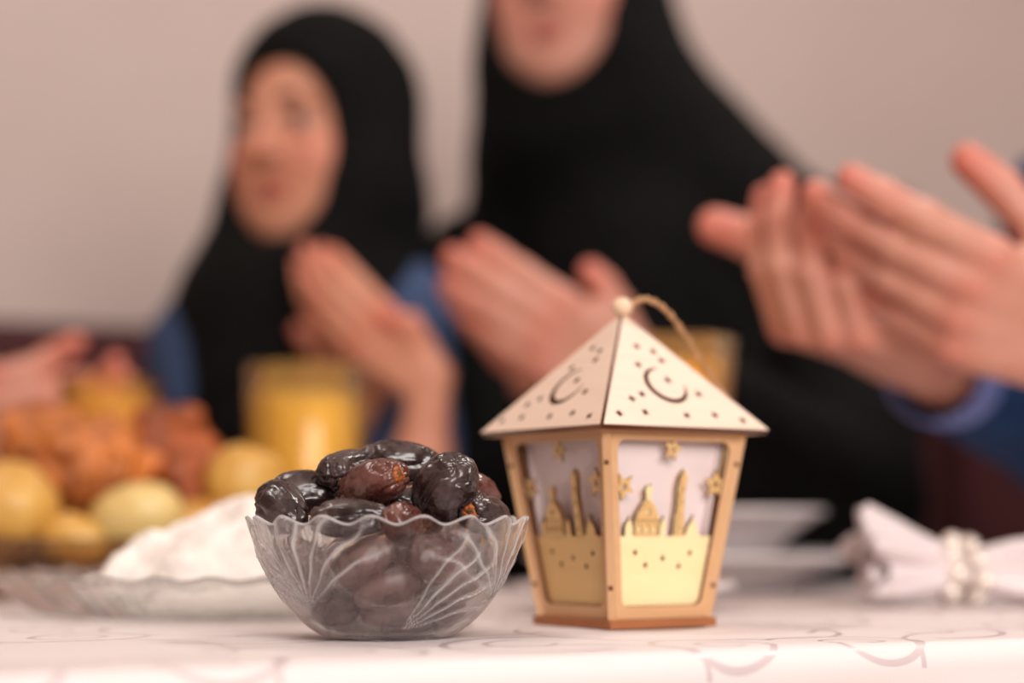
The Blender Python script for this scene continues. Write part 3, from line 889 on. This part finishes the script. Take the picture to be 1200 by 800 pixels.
potato(93, 632, 1.256, (0.025, 0.020, 0.017), M['potato'], 8, 'small peach-toned potato low at the dish front', (0.0, 0.15, 0.3))
potato(287, 566, 1.300, (0.028, 0.026, 0.028), M['potato'], 13, 'round golden potato at the right end of the dish, before the juice glass', (0.3, 0.2, 0.0))
potato(236, 622, 1.290, (0.028, 0.024, 0.020), M['potato'], 17, 'golden potato low behind the white cheese', (0.2, 0.0, 0.5))
potato(-40, 640, 1.300, (0.034, 0.028, 0.022), M['potato'], 19, 'golden potato at the hidden left end of the dish', (0.0, 0.2, 0.0))
def chicken(px, py, Y, r, rot, mat, seed, lab):
    sh = Shape(); rng = random.Random(seed); c = np.array(at(px, py, Y)); r = np.array(r)
    R = np.array(Euler(rot).to_matrix())
    sh.ell(c, r * 0.82, R, k=0.01)
    for k in range(46):
        d = np.array([rng.gauss(0, 1) for _ in range(3)]); d /= np.linalg.norm(d)
        p = c + R @ (d * r * 0.80)
        s = rng.uniform(0.007, 0.015)
        sh.ell(p, (s, s * rng.uniform(0.6, 1.1), s * rng.uniform(0.6, 1.0)), k=0.004)
    root = empty('fried_chicken', tuple(c))
    root.location = tuple(c)
    V, F = sh.mesh(0.0026); V = relax(V, F, 1); N = vnormals(V, F)
    V = V + N * (0.0022 * vnoise(V, 110, seed) + 0.0012 * vnoise(V, 260, seed + 1))[:, None]
    bpy.data.objects.remove(root)
    o = link_mesh('fried_chicken', np_mesh('fried_chicken', V - c, F), mat); o.location = tuple(c)
    tag(o, lab, 'chicken', 'fried chicken pieces in the baking dish')
chicken(105, 552, 1.330, (0.058, 0.038, 0.040), (0.1, 0.15, 0.1), M['chicken'], 21, 'large crisp orange-brown chicken piece in the middle of the dish')
chicken(205, 540, 1.375, (0.040, 0.034, 0.044), (0.2, -0.2, 0.6), M['chicken_dark'], 33, 'darker fried chicken piece at the right, before the blue sleeve')
chicken(60, 530, 1.385, (0.042, 0.034, 0.036), (0.0, 0.4, 0.3), M['chicken'], 42, 'fried chicken piece at the back left, below the amber glass')
chicken(162, 630, 1.345, (0.046, 0.036, 0.024), (0.0, 0.0, 0.2), M['chicken_dark'], 55, 'browned chicken piece low in the dish beneath the others')
chicken(228, 580, 1.335, (0.030, 0.028, 0.030), (0.4, 0.2, 0.9), M['chicken_dark'], 61, 'small dark fried piece beside the pale yellow potato')

def tumbler(px, Y, rad, h, fill, drink, lab, juice_lab, foot=0.86):
    root = empty('drinking_glass', ((px - 600) / FPX * Y, Y, TABLE_Z + 0.0008))
    tag(root, lab, 'glass', 'drinking glasses on the table')
    t = 0.0024
    w = lambda z: rad * (foot + (1 - foot) * z / h)
    prof = [(0.0, 0.0), (w(0) * 0.95, 0.0), (w(0.002), 0.002), (w(h * 0.4), h * 0.4), (rad, h - 0.001), (rad - t * 0.5, h), (rad - t, h - 0.001), (w(h * 0.4) - t, h * 0.4), (w(0.01) - t, 0.010), (w(0) * 0.8, 0.008), (0.0, 0.008)]
    lathe('glass_body', prof, 64, M['amber_glass'], root)
    rr = lambda z: w(z) - t - 0.0003
    lathe(juice_lab, [(0.0, 0.0085), (w(0) * 0.78, 0.0085), (rr(0.012), 0.0110), (rr(fill * 0.5), fill * 0.5), (rr(fill), fill), (rr(fill) - 0.002, fill + 0.0006), (0.0, fill + 0.0002)], 64, drink, root)
    return root
tumbler(358, 1.455, 0.0470, 0.173, 0.145, M['juice'], 'tall glass of yellow juice standing behind the dates, before the girl', 'juice')
tumbler(127, 1.495, 0.0400, 0.166, 0.150, M['tea'], 'amber drinking glass behind the fried chicken at the far left', 'drink')
tumbler(790, 1.29, 0.0435, 0.178, 0.158, M['tea'], 'amber glass almost hidden behind the lantern, its rim beside the roof', 'drink', 0.58)

# white crockery behind the lantern
def crock(name, px, Y, z0, prof, lab, cat):
    o = lathe(name, plate_profile(prof, 0.004), 96, M['porcelain'], None); o.location = ((px - 600) / FPX * Y, Y, TABLE_Z + z0)
    return tag(o, lab, cat)
crock('dinner_plate', 810, 1.47, 0.0008, [(0.0, 0.0), (0.06, 0.0), (0.072, 0.001), (0.080, 0.008), (0.100, 0.016), (0.124, 0.0235), (0.130, 0.0255)], 'white dinner plate under the white bowl behind the lantern', 'plate')
crock('soup_bowl', 800, 1.47, 0.0052, [(0.0, 0.0), (0.045, 0.0), (0.052, 0.002), (0.066, 0.020), (0.085, 0.040), (0.106, 0.0535), (0.110, 0.0545)], 'wide white soup bowl standing on the dinner plate', 'bowl')
crock('saucer', 733, 1.135, 0.0008, [(0.0, 0.0), (0.032, 0.0), (0.038, 0.002), (0.050, 0.008), (0.063, 0.0125), (0.066, 0.0135)], 'small white saucer mostly hidden behind the lantern base', 'saucer')

# napkin gathered in a pearl ring
def napkin():
    a = at(1012, 655, 1.19); b = at(1240, 672, 1.19)
    root = empty('napkin', (T(0, 0).x, 0, 0)); root.location = ((a.x + b.x) / 2, 1.19, TABLE_Z + 0.0008)
    tag(root, 'white cloth napkin fanned out and gathered through a pearl ring', 'napkin')
    NU, NV = 70, 220
    ax = (b - a); Lx = ax.x
    V = []
    zc_ring = 0.0225
    for i in range(NU):
        t = i / (NU - 1)
        x = a.x + Lx * t - root.location.x
        tr = 0.50                                            # the ring's place along the napkin
        if t < tr: q = (tr - t) / tr; ry = 0.011 + 0.030 * q ** 1.05; rz = 0.010 + 0.017 * q ** 0.9
        else: q = (t - tr) / (1 - tr); ry = 0.011 + 0.014 * q; rz = 0.010 + 0.006 * min(1, 2 * q)
        amp = 0.10 + 0.34 * min(1, q * 1.5)
        for j in range(NV):
            th = 2 * math.pi * j / NV
            w = amp * (0.55 * math.sin(7 * th + 0.6) + 0.35 * math.sin(11 * th + 1.9 + 2 * t) + 0.2 * math.sin(4 * th))
            y = ry * math.cos(th) * (1 + w); z = rz * math.sin(th) * (1 + w)
            xx = x
            if t < tr: xx += -0.005 * q * math.sin(3 * th + 0.8) - 0.003 * q * math.sin(7 * th)
            zz = zc_ring + (0.0070 * (q ** 1.4) if t < tr else -0.002 * q) + z
            V.append((xx, y, max(zz, 0.0012)))
    o = mesh_obj('cloth', V, grid_faces(NU, NV, False, True), M['napkin'], root)
    md = o.modifiers.new('thick', 'SOLIDIFY'); md.thickness = 0.0012; md.offset = -1
    # inner folds so that the open fan shows pleats
    V = []
    for i in range(24):
        t = i / 23
        for j in range(120):
            th = 2 * math.pi * j / 120
            q = 1 - t
            ry = 0.006 + 0.024 * q; rz = 0.005 + 0.0125 * q
            w = 0.5 * math.sin(5 * th + 1.2) + 0.3 * math.sin(9 * th)
            V.append((a.x - root.location.x + 0.002 + Lx * 0.5 * t - 0.004 * q * math.sin(4 * th), ry * math.cos(th) * (1 + w * 0.5), zc_ring + 0.006 * q + rz * math.sin(th) * (1 + w * 0.5)))
    mesh_obj('inner_fold', V, grid_faces(24, 120, False, True), M['napkin'], root)
    rx = a.x + Lx * 0.50 - root.location.x
    ring = empty('napkin_ring', (root.location.x + rx, 1.19, TABLE_Z + 0.0008 + zc_ring))
    tag(ring, 'ring of shiny pearl beads around the napkin', 'napkin ring')
    rng = random.Random(2)
    tube('band', [Vector((0.0, 0.0135 * math.cos(k / 20 * 6.2832), 0.0125 * math.sin(k / 20 * 6.2832))) for k in range(20)], 0.0012, M['pearl'], ring, 8, True)
    bm = bmesh.new(); bmesh.ops.create_uvsphere(bm, u_segments=16, v_segments=10, radius=1.0)
    me = bpy.data.meshes.new('pearl'); bm.to_mesh(me); bm.free(); me.materials.append(M['pearl'])
    me.polygons.foreach_set('use_smooth', [True] * len(me.polygons))
    for k in range(16):
        th = 2 * math.pi * (k % 8) / 8 + (0.40 if k >= 8 else 0.1)
        r = 0.0052 + 0.0018 * rng.random()
        p = bpy.data.objects.new('pearl', me); COL.objects.link(p); p.parent = ring
        p.scale = (r, r, r)
        p.location = ((-0.007 if k < 8 else 0.008) + rng.uniform(-0.003, 0.003), 0.0182 * math.cos(th), max(0.0170 * math.sin(th), -0.0175))
napkin()

# ================================================================== people
def unit(v): v = np.array(v, float); return v / np.linalg.norm(v)
FING = [  # base x (towards thumb), base y, base z, phalanges, radius, splay
    (0.0270, 0.0930, 0.000, (0.043, 0.026, 0.021), 0.0106, 0.02),
    (0.0070, 0.0965, -0.001, (0.047, 0.030, 0.022), 0.0108, 0.0),
    (-0.0130, 0.0920, -0.001, (0.044, 0.028, 0.021), 0.0103, -0.015),
    (-0.0310, 0.0840, 0.001, (0.034, 0.021, 0.019), 0.0091, -0.04)]
def hand(sh, wrist, d, a, side, curl, scale=1.0, thumb_tip=None, tips=None, elbow=None, tk=1.0):
    """wrist: point; d: metacarpal direction; a: towards the thumb side; side: +1 right, -1 left; curl: per finger three bends"""
    w = np.array(wrist, float); y = unit(d); x = np.array(a, float); x = unit(x - y * (x @ y)); z = np.cross(x, y) * side
    L = lambda px, py, pz: w + scale * (px * x + py * y + pz * z)
    S = scale
    for (bx, by, bz, ph, r, sp) in FING:                       # metacarpals make the palm
        sh.cap(L(bx * 0.62, 0.012, 0.0), L(bx, by - 0.004, bz), 0.0135 * S, 0.0112 * S, k=0.012 * S)
    sh.cap(L(0.016, 0.018, 0.006), L(0.036, 0.060, 0.008), 0.0150 * S, 0.0125 * S, k=0.010 * S)     # ball of the thumb
    sh.cap(L(-0.020, 0.020, 0.005), L(-0.030, 0.066, 0.004), 0.0130 * S, 0.0110 * S, k=0.010 * S)   # heel of the hand
    rosy = []
    for f, (bx, by, bz, ph, r, sp) in enumerate(FING):
        p = L(bx, by, bz); ang = 0.0
        for m in range(3):
            ang += curl[f][m]
            v = y * math.cos(ang) * math.cos(sp) + x * math.sin(sp) + z * math.sin(ang) * math.cos(sp)
            q = p + v * ph[m] * S
            sh.cap(p, q, r * S * (1.06 - 0.09 * m), r * S * (0.97 - 0.09 * m), k=(0.006 if m == 0 else 0.0025) * S)
            if m < 2: sh.ell(q, np.array([1, 1, 1]) * r * S * (1.03 - 0.09 * m), k=0.003 * S)
            if m == 0: rosy.append((p - z * 0.006, 0.012 * S, 0.55))
            else: rosy.append((q, 0.015 * S, 0.5 if m == 1 else 0.9))
            p = q
        if tips is not None: tips.append(p)
    c0 = L(0.022, 0.022, 0.008)
    mid = None
    if thumb_tip is None: tt = L(0.070, 0.104, 0.020)
    elif isinstance(thumb_tip, list): mid = [V3(q) for q in thumb_tip[:2]]; tt = V3(thumb_tip[2])
    else: tt = np.array(thumb_tip, float)
    Lt = np.linalg.norm(tt - c0); v = (tt - c0) / Lt
    c1 = c0 + v * Lt * 0.44 + x * 0.006 * S; c2 = c0 + v * Lt * 0.74 + x * 0.005 * S
    if mid: c1, c2 = mid
    sh.cap(c0, c1, 0.0150 * S, 0.0122 * S, k=0.010 * S)
    sh.cap(c1, c2, 0.0124 * S * tk, 0.0116 * S * tk, k=0.004 * S)
    sh.cap(c2, tt, 0.0120 * S * tk, 0.0104 * S * tk, k=0.003 * S)
    rosy.append((tt, 0.022 * S, 0.9)); rosy.append((c1, 0.014, 0.35))
    if elbow is not None:                                       # forearm, oval at the wrist
        e = np.array(elbow, float)
        b0 = L(0.011, -0.004, 0.0); b1 = L(-0.011, -0.004, 0.0)
        g = w + (e - w) * 0.45
        for b in (b0, b1): sh.cap(b, g, 0.0180 * S, 0.030 * S, k=0.012 * S)
        sh.cap(b0, L(0.012, 0.018, 0.0), 0.0185 * S, 0.0150 * S, k=0.012 * S); sh.cap(b1, L(-0.012, 0.018, 0.0), 0.0185 * S, 0.0150 * S, k=0.012 * S)
        sh.cap(g, e, 0.034 * S, 0.036 * S, k=0.015 * S)
    return rosy
def frame_of(fwd, pitch=0.0):
    """columns right, forward, up"""
    f = unit((fwd[0], fwd[1], 0.0)); r = np.array((f[1], -f[0], 0.0)); u = np.array((0, 0, 1.0))
    f2 = f * math.cos(pitch) + u * math.sin(pitch); u2 = np.cross(r, f2)
    return np.stack([r, f2, u2], 1)
def head(sh, c, H, s):
    P = lambda x, y, z: np.array(c) + s * (H @ np.array((x, y, z)))
    E = lambda p, r, k=0.01, cut=False: sh.ell(P(*p), np.array(r) * s, H, k * s, cut)
    E((0, -0.012, 0.030), (0.074, 0.094, 0.092))
    E((0, 0.022, -0.035), (0.064, 0.068, 0.080), 0.03)
    E((0, 0.056, -0.092), (0.032, 0.026, 0.026), 0.03)
    for k in (-1, 1):
        E((k * 0.036, 0.056, -0.034), (0.026, 0.028, 0.030), 0.022)
        E((k * 0.034, 0.034, -0.074), (0.030, 0.036, 0.030), 0.025)
        E((k * 0.026, 0.080, 0.022), (0.024, 0.012, 0.008), 0.012)
        E((k * 0.032, 0.098, 0.000), (0.017, 0.014, 0.011), 0.010, True)
        E((k * 0.032, 0.0830, 0.0085), (0.0125, 0.0085, 0.0050), 0.004)
        E((k * 0.032, 0.0815, -0.0085), (0.0135, 0.0080, 0.0045), 0.004)
        E((k * 0.077, -0.006, -0.006), (0.009, 0.018, 0.030), 0.008)
    sh.cap(P(0, 0.084, 0.012), P(0, 0.107, -0.026), 0.0080 * s, 0.0110 * s, k=0.010 * s)
    for k in (-1, 1): E((k * 0.011, 0.096, -0.030), (0.0085, 0.010, 0.0075), 0.006)
    for k in (-1, 1):
        sh.cap(P(0, 0.0835, -0.0600), P(k * 0.022, 0.0720, -0.0630), 0.0052 * s, 0.0034 * s, k=0.005 * s)
        sh.cap(P(0, 0.0815, -0.0695), P(k * 0.020, 0.0720, -0.0645), 0.0062 * s, 0.0036 * s, k=0.005 * s)
    return [(P(-0.011, 0.086, -0.065), 0.0095 * s, 0.85), (P(0.011, 0.086, -0.065), 0.0095 * s, 0.85), (P(0, 0.090, -0.065), 0.009 * s, 0.85), (P(0, 0.112, -0.024), 0.018 * s, 0.35), (P(0.045, 0.075, -0.03), 0.028 * s, 0.4), (P(-0.045, 0.075, -0.03), 0.028 * s, 0.4)]
def face_bits(root, c, H, s):
    P = lambda x, y, z: Vector(np.array(c) + s * (H @ np.array((x, y, z)))) - root.location
    R = Matrix([list(r) for r in H]).to_4x4()
    up = [P(x, y + 0.0048, z) for x, y, z in ((-0.023, 0.0735, -0.0640), (-0.012, 0.0825, -0.0618), (-0.004, 0.0866, -0.0600), (0, 0.0864, -0.0607), (0.004, 0.0866, -0.0600), (0.012, 0.0825, -0.0618), (0.023, 0.0735, -0.0640))]
    lo = [P(x, y + 0.0050, z) for x, y, z in ((-0.022, 0.0735, -0.0650), (-0.012, 0.0818, -0.0680), (0, 0.0850, -0.0698), (0.012, 0.0818, -0.0680), (0.022, 0.0735, -0.0650))]
    tube('upper_lip', up, [0.0008 * s, 0.0026 * s, 0.0034 * s, 0.0032 * s, 0.0034 * s, 0.0026 * s, 0.0008 * s], M['lips'], root, 10)
    tube('lower_lip', lo, [0.0008 * s, 0.0034 * s, 0.0044 * s, 0.0034 * s, 0.0008 * s], M['lips'], root, 10)
    for k in (-1, 1):
        for nm, rad, yy, mat in (('eye', 0.0112, 0.0778, M['eye_white']), ('iris', 0.0070, 0.0834, M['iris'])):
            bm = bmesh.new(); bmesh.ops.create_uvsphere(bm, u_segments=16, v_segments=10, radius=rad * s)
            for v in bm.verts: v.co += P(k * 0.032, yy, 0.0)
            bm_obj(nm, bm, mat, root, True)
        pts = [P(k * x, y, z) for x, y, z in ((0.014, 0.0925, 0.022), (0.025, 0.0935, 0.026), (0.035, 0.0885, 0.026), (0.044, 0.0800, 0.022))]
        tube('eyebrow', pts, [0.0024 * s, 0.0038 * s, 0.0036 * s, 0.0014 * s], M['hair'], root, 8)
        pts = [P(k * x, y, z) for x, y, z in ((0.018, 0.0905, 0.004), (0.026, 0.0940, 0.0085), (0.034, 0.0935, 0.0085), (0.044, 0.0850, 0.003))]
        tube('eyelash', pts, [0.0010 * s, 0.0018 * s, 0.0018 * s, 0.0008 * s], M['hair'], root, 6)
V3 = lambda v: np.array(v, float)
RELAX = [(0.20, 0.16, 0.10), (0.17, 0.14, 0.10), (0.18, 0.15, 0.10), (0.24, 0.18, 0.12)]

def person(lab, base, skin_mat, body, fwd, sc, neck, headc, hfwd, hpitch, hs, arms, hips, cloth, hip_z, seat_back, sleeve_r, h_skin, sleeve_end, hijab=None, leg_mat=None, hair=False, feet_z=0.04):
    """body: chest centre at shoulder level; arms: list of dict(side, shoulder, elbow, wrist, ...)"""
    root = empty('person', base); tag(root, lab, 'person', 'people praying at the table')
    Fb = frame_of(fwd); r, f = Fb[:, 0], Fb[:, 1]; u = np.array((0, 0, 1.0))
    H = frame_of(hfwd, hpitch)
    body = V3(body)
    hip = V3(hips)
    # ---- one continuous body
    sh = Shape(); rosy = []
    mid = (body + hip) / 2
    sh.ell(body - u * 0.10 * sc, np.array((0.150, 0.095, 0.150)) * sc, Fb, 0.03)
    sh.ell(mid - u * 0.02, np.array((0.130, 0.090, 0.180)) * sc, Fb, 0.04)
    sh.ell(hip, np.array((0.150, 0.110, 0.110)) * sc, Fb, 0.04)
    sh.cap(body - u * 0.02, V3(headc) - H[:, 2] * 0.06 * hs, 0.060 * sc, 0.050 * hs, k=0.03)
    rosy += head(sh, headc, H, hs)
    for A in arms:
        sho, elb = V3(A['shoulder']), V3(A['elbow'])
        sh.cap(body - u * 0.03 * sc, sho, 0.060 * sc, 0.050 * sc, k=0.03)
        sh.cap(sho, elb, 0.046 * sc, 0.036 * sc, k=0.02)
        rosy += hand(sh, A['wrist'], A['d'], A['a'], A['side'], A.get('curl', RELAX), A.get('scale', 1.0), A.get('thumb'), None, elb, A.get('tk', 1.0))
    shape_obj('body', sh, h_skin, skin_mat, root, (), 1, rosy)
    face_bits(root, headc, H, hs)
    # ---- garment
    g = Shape()
    g.ell(body - u * 0.09 * sc, np.array((0.175, 0.120, 0.165)) * sc, Fb, 0.04)
    g.ell(mid - u * 0.02, np.array((0.165, 0.125, 0.200)) * sc, Fb, 0.05)
    g.ell(hip, np.array((0.175, 0.140, 0.120)) * sc, Fb, 0.05)
    for A in arms:
        sho, elb, wr = V3(A['shoulder']), V3(A['elbow']), V3(A['wrist'])
        g.cap(body - u * 0.04 * sc, sho, 0.080 * sc, 0.064 * sc, k=0.03)
        g.cap(sho, elb, sleeve_r[0], sleeve_r[1], k=0.03)
        e = sleeve_end
        if e > 0:
            g.cap(elb, elb + (wr - elb) * e, sleeve_r[1], sleeve_r[2], k=0.02)
            ax = unit(wr - elb)
            g.cap(elb + (wr - elb) * (e + 0.02), wr + ax * 0.10, sleeve_r[2] * 0.86, sleeve_r[2] * 0.86, k=0.003, cut=True)
            
    g.cap(body + u * 0.055 * sc, body + u * 0.2, 0.062 * sc, 0.075 * sc, k=0.01, cut=True)
    shape_obj('garment', g, 0.006, cloth, root, ((0.004, 14, 3), (0.002, 34, 5)), 2)
    lg = Shape()
    lg.ell(hip - u * 0.02, np.array((0.165, 0.13, 0.10)) * sc, Fb, 0.04)
    for k in (-1, 1):
        kn = hip + f * 0.40 * sc + r * 0.10 * k * sc - u * 0.01; kn[2] = hip[2] - 0.01
        an = kn + f * 0.02; an[2] = feet_z + 0.05
        lg.cap(hip + r * 0.08 * k * sc, kn, 0.085 * sc, 0.066 * sc, k=0.04); lg.cap(kn, an, 0.062 * sc, 0.045 * sc, k=0.03)
        lg.cap(an - u * 0.01, an + f * 0.12 * sc - u * 0.018, 0.038 * sc, 0.030 * sc, k=0.02)
    shape_obj('legwear', lg, 0.009, leg_mat or cloth, root, (), 2)
    if hair:
        hh = Shape()
        P = lambda x, y, z: np.array(headc) + hs * (H @ np.array((x, y, z)))
        hh.ell(P(0, -0.020, 0.038), np.array((0.082, 0.098, 0.094)) * hs, H, 0.01)
        hh.ell(P(0, 0.070, -0.035), np.array((0.075, 0.085, 0.105)) * hs, H, 0.01, True)
        hh.ell(P(0, 0.0, -0.10), np.array((0.14, 0.14, 0.06)) * hs, H, 0.01, True)
        shape_obj('hair', hh, 0.004, M['hair'], root, ((0.003, 60, 2),), 1)
    if hijab: hijab(root, body, V3(headc), H, hs, Fb, sc, arms)
    return root
def make_hijab(front, drop, wide):
    def go(root, body, c, H, hs, Fb, sc, arms):
        P = lambda x, y, z: c + hs * (H @ np.array((x, y, z)))
        B = lambda x, y, z: body + sc * (Fb @ np.array((x, y, z)))
        s = Shape()
        s.ell(P(0, -0.016, 0.030), np.array((0.092, 0.110, 0.108)) * hs, H, 0.02)
        s.ell(P(0, 0.004, -0.045), np.array((0.086, 0.088, 0.092)) * hs, H, 0.03)
        s.cap(P(0, 0.005, -0.10), P(0, 0.0, -0.14), 0.084 * hs, 0.092 * hs, k=0.03)
        s.cap(P(0, -0.02, -0.06), B(0, -0.01, 0.02), 0.088 * hs, 0.105 * sc, k=0.04)
        for k in (-1, 1):
            s.cap(P(k * 0.02, -0.01, -0.09), B(k * wide, 0.0, -0.02), 0.080 * hs, 0.066 * sc, k=0.04)
            s.cap(B(k * wide, 0.0, -0.02), B(k * wide * 0.8, front * 0.5, -drop * 0.8), 0.066 * sc, 0.05 * sc, k=0.05)
        s.cap(B(0, front * 0.5, -0.02), B(0, front, -drop), 0.105 * sc, 0.080 * sc, k=0.05)
        s.cap(B(0, -0.05, -0.02), B(0, -0.07, -drop), 0.10 * sc, 0.08 * sc, k=0.05)
        s.ell(P(0, 0.150, -0.016), np.array((0.074, 0.142, 0.098)) * hs, H, 0.006, True)
        s.ell(P(0, 0.150, -0.062), np.array((0.064, 0.135, 0.060)) * hs, H, 0.01, True)
        shape_obj('hijab', s, 0.005, M['black_cloth'], root, ((0.003, 18, 7), (0.0015, 45, 8)), 2)
    return go

# ---- the woman
wB = (0.150, 1.93, 1.075)
wf = (-0.42, -0.90)
person('woman in black hijab and black robe, face cut off at the mouth, palms raised', (0.15, 1.97, 0.0), M['skin'], wB, wf, 1.0, None,
       tuple(at(674, -18, 1.90)), (-0.36, -0.93), -0.04, 1.04,
       [dict(side=-1, shoulder=(0.345, 1.850, 1.065), elbow=tuple(at(985, 590, 1.68)), wrist=tuple(at(752, 450, 1.50)), d=(-0.84, -0.12, 0.50), a=(0.62, -0.25, 0.74), thumb=tuple(at(692, 318, 1.49)),
             curl=[(0.16, 0.14, 0.10), (0.14, 0.12, 0.10), (0.16, 0.14, 0.10), (0.20, 0.16, 0.12)], scale=0.95),
        dict(side=1, shoulder=(-0.035, 2.00, 1.06), elbow=tuple(at(580, 630, 1.76)), wrist=tuple(at(695, 480, 1.58)), d=(-0.70, -0.05, 0.70), a=(-0.70, 0.45, -0.55), thumb=tuple(at(600, 385, 1.62)), scale=0.92)],
       (0.185, 2.03, 0.555), M['black_cloth'], 0.55, 0, (0.074, 0.070, 0.052), 0.0034, 0.93, make_hijab(0.10, 0.17, 0.16))

# ---- the girl
gB = (-0.205, 1.785, 1.015)
gf = (-0.25, -0.97)
person('girl in black hijab and blue shirt looking sideways, hands raised before her chest', (-0.20, 1.83, 0.0), M['skin_girl'], gB, gf, 0.78, None,
       tuple(at(374, 160, 1.78)), (-0.46, -0.89), -0.05, 0.95,
       [dict(side=-1, shoulder=(-0.112, 1.775, 1.005), elbow=tuple(at(486, 650, 1.60)), wrist=tuple(at(500, 446, 1.57)), d=(-0.68, -0.15, 0.64), a=(0.66, -0.2, 0.72), scale=0.73,
             thumb=tuple(at(456, 372, 1.545))),
        dict(side=1, shoulder=(-0.300, 1.80, 0.965), elbow=tuple(at(300, 640, 1.70)), wrist=tuple(at(432, 458, 1.63)), d=(-0.42, -0.15, 0.84), a=(-0.75, 0.55, -0.3), scale=0.71)],
       (-0.205, 1.87, 0.540), M['denim'], 0.54, 0, (0.048, 0.043, 0.040), 0.0028, 0.0, make_hijab(0.09, 0.17, 0.075), M['dark_trouser'], False, 0.10)

# ---- the man at the right
mr = dict(side=1, shoulder=(0.525, 1.715, 1.085), elbow=(0.450, 1.540, 0.885), wrist=tuple(at(1062, 416, 1.335)), d=(-0.73, -0.60, 0.12), a=(-0.90, 0.80, 0.20),
          thumb=[at(935, 312, 1.385), at(882, 280, 1.375), at(838, 265, 1.36)], curl=[(0.90, 0.32, 0.24), (0.90, 0.30, 0.24), (0.90, 0.30, 0.24), (0.90, 0.32, 0.24)], scale=1.05, tk=1.25)
ml = dict(side=-1, shoulder=(0.840, 1.470, 1.085), elbow=(0.640, 1.345, 0.880), wrist=tuple(at(1285, 410, 1.23)), d=(-0.817, -0.294, 0.285), a=(0.071, -0.536, 0.815),
          thumb=tuple(at(1134, 188, 1.215)), curl=[(0.23, 0.06, 0.09), (0.43, 0.06, 0.09), (0.63, 0.08, 0.09), (0.83, 0.10, 0.09)], scale=1.13)
man = person('man in blue pullover at the right edge, both cupped hands raised', (0.70, 1.62, 0.0), M['skin'], (0.685, 1.595, 1.10), (-0.60, -0.80), 1.05, None,
       (0.66, 1.555, 1.37), (-0.75, -0.66), -0.05, 1.02, [mr, ml], (0.745, 1.66, 0.555), M['navy'], 0.55, 0, (0.066, 0.055, 0.041), 0.0028, 0.70, None, M['dark_trouser'], True)
for A in (mr, ml):                                             # pale blue shirt cuffs showing out of the sleeves
    e, w = Vector(A['elbow']), Vector(A['wrist'])
    pts = [w.lerp(e, t) - man.location for t in (0.16, 0.19, 0.25, 0.32, 0.40)]
    ob = tube('shirt_cuff', pts, [0.0385, 0.0395, 0.0380, 0.0345, 0.0310], M['cuff'], man, 32)
    me = ob.data; bm = bmesh.new(); bm.from_mesh(me)
    bmesh.ops.delete(bm, geom=[fc for fc in bm.faces if len(fc.verts) > 4], context='FACES'); bm.to_mesh(me); bm.free()
    me.polygons.foreach_set('use_smooth', [True] * len(me.polygons))
    md = ob.modifiers.new('thick', 'SOLIDIFY'); md.thickness = 0.0025

# ---- the person beyond the left edge
person('person beyond the left edge, only raised hands and beige sleeve in view', (-0.78, 1.60, 0.0), M['skin'], (-0.76, 1.58, 1.06), (0.50, -0.86), 1.0, None,
       (-0.74, 1.55, 1.33), (0.6, -0.8), -0.05, 1.0,
       [dict(side=1, shoulder=(-0.92, 1.49, 1.04), elbow=(-0.70, 1.38, 0.86), wrist=tuple(at(-150, 496, 1.56)), d=(0.85, 0.05, 0.10), a=(-0.25, -0.35, 0.9), thumb=tuple(at(-20, 436, 1.54)), scale=0.95,
             curl=[(0.45, 0.3, 0.2), (0.4, 0.3, 0.2), (0.4, 0.3, 0.2), (0.4, 0.3, 0.2)]),
        dict(side=-1, shoulder=(-0.60, 1.67, 1.04), elbow=tuple(at(-75, 470, 1.74)), wrist=tuple(at(-55, 522, 1.60)), d=(0.80, -0.15, 0.12), a=(0.1, 0.5, 0.8), scale=0.95, thumb=tuple(at(88, 402, 1.59)),
             curl=[(0.3, 0.3, 0.2), (0.3, 0.3, 0.2), (0.3, 0.3, 0.2), (0.3, 0.3, 0.2)])],
       (-0.815, 1.68, 0.555), M['beige_cloth'], 0.55, 0, (0.066, 0.060, 0.045), 0.0034, 0.85, None, M['dark_trouser'], True)

# ---- chair for the man at the table end
def chair(p, fwd):
    root = empty('dining_chair', (p[0], p[1], 0.0), math.atan2(fwd[1], fwd[0]) - math.pi / 2)
    tag(root, 'dark wooden dining chair under the man in blue', 'chair')
    box('seat', (0, 0, 0.425), (0.44, 0.44, 0.035), M['chair_wood'], root, 0.008)
    for x in (-0.19, 0.19):
        for y in (-0.19, 0.19): box('leg', (x, y, 0.205), (0.04, 0.04, 0.41), M['chair_wood'], root, 0.004)
        box('back_post', (x, -0.20, 0.66), (0.035, 0.03, 0.44), M['chair_wood'], root, 0.004)
    for z in (0.60, 0.72, 0.84): box('back_rail', (0, -0.20, z), (0.36, 0.018, 0.06), M['chair_wood'], root, 0.004)
chair((0.752, 1.675), (-0.60, -0.80))
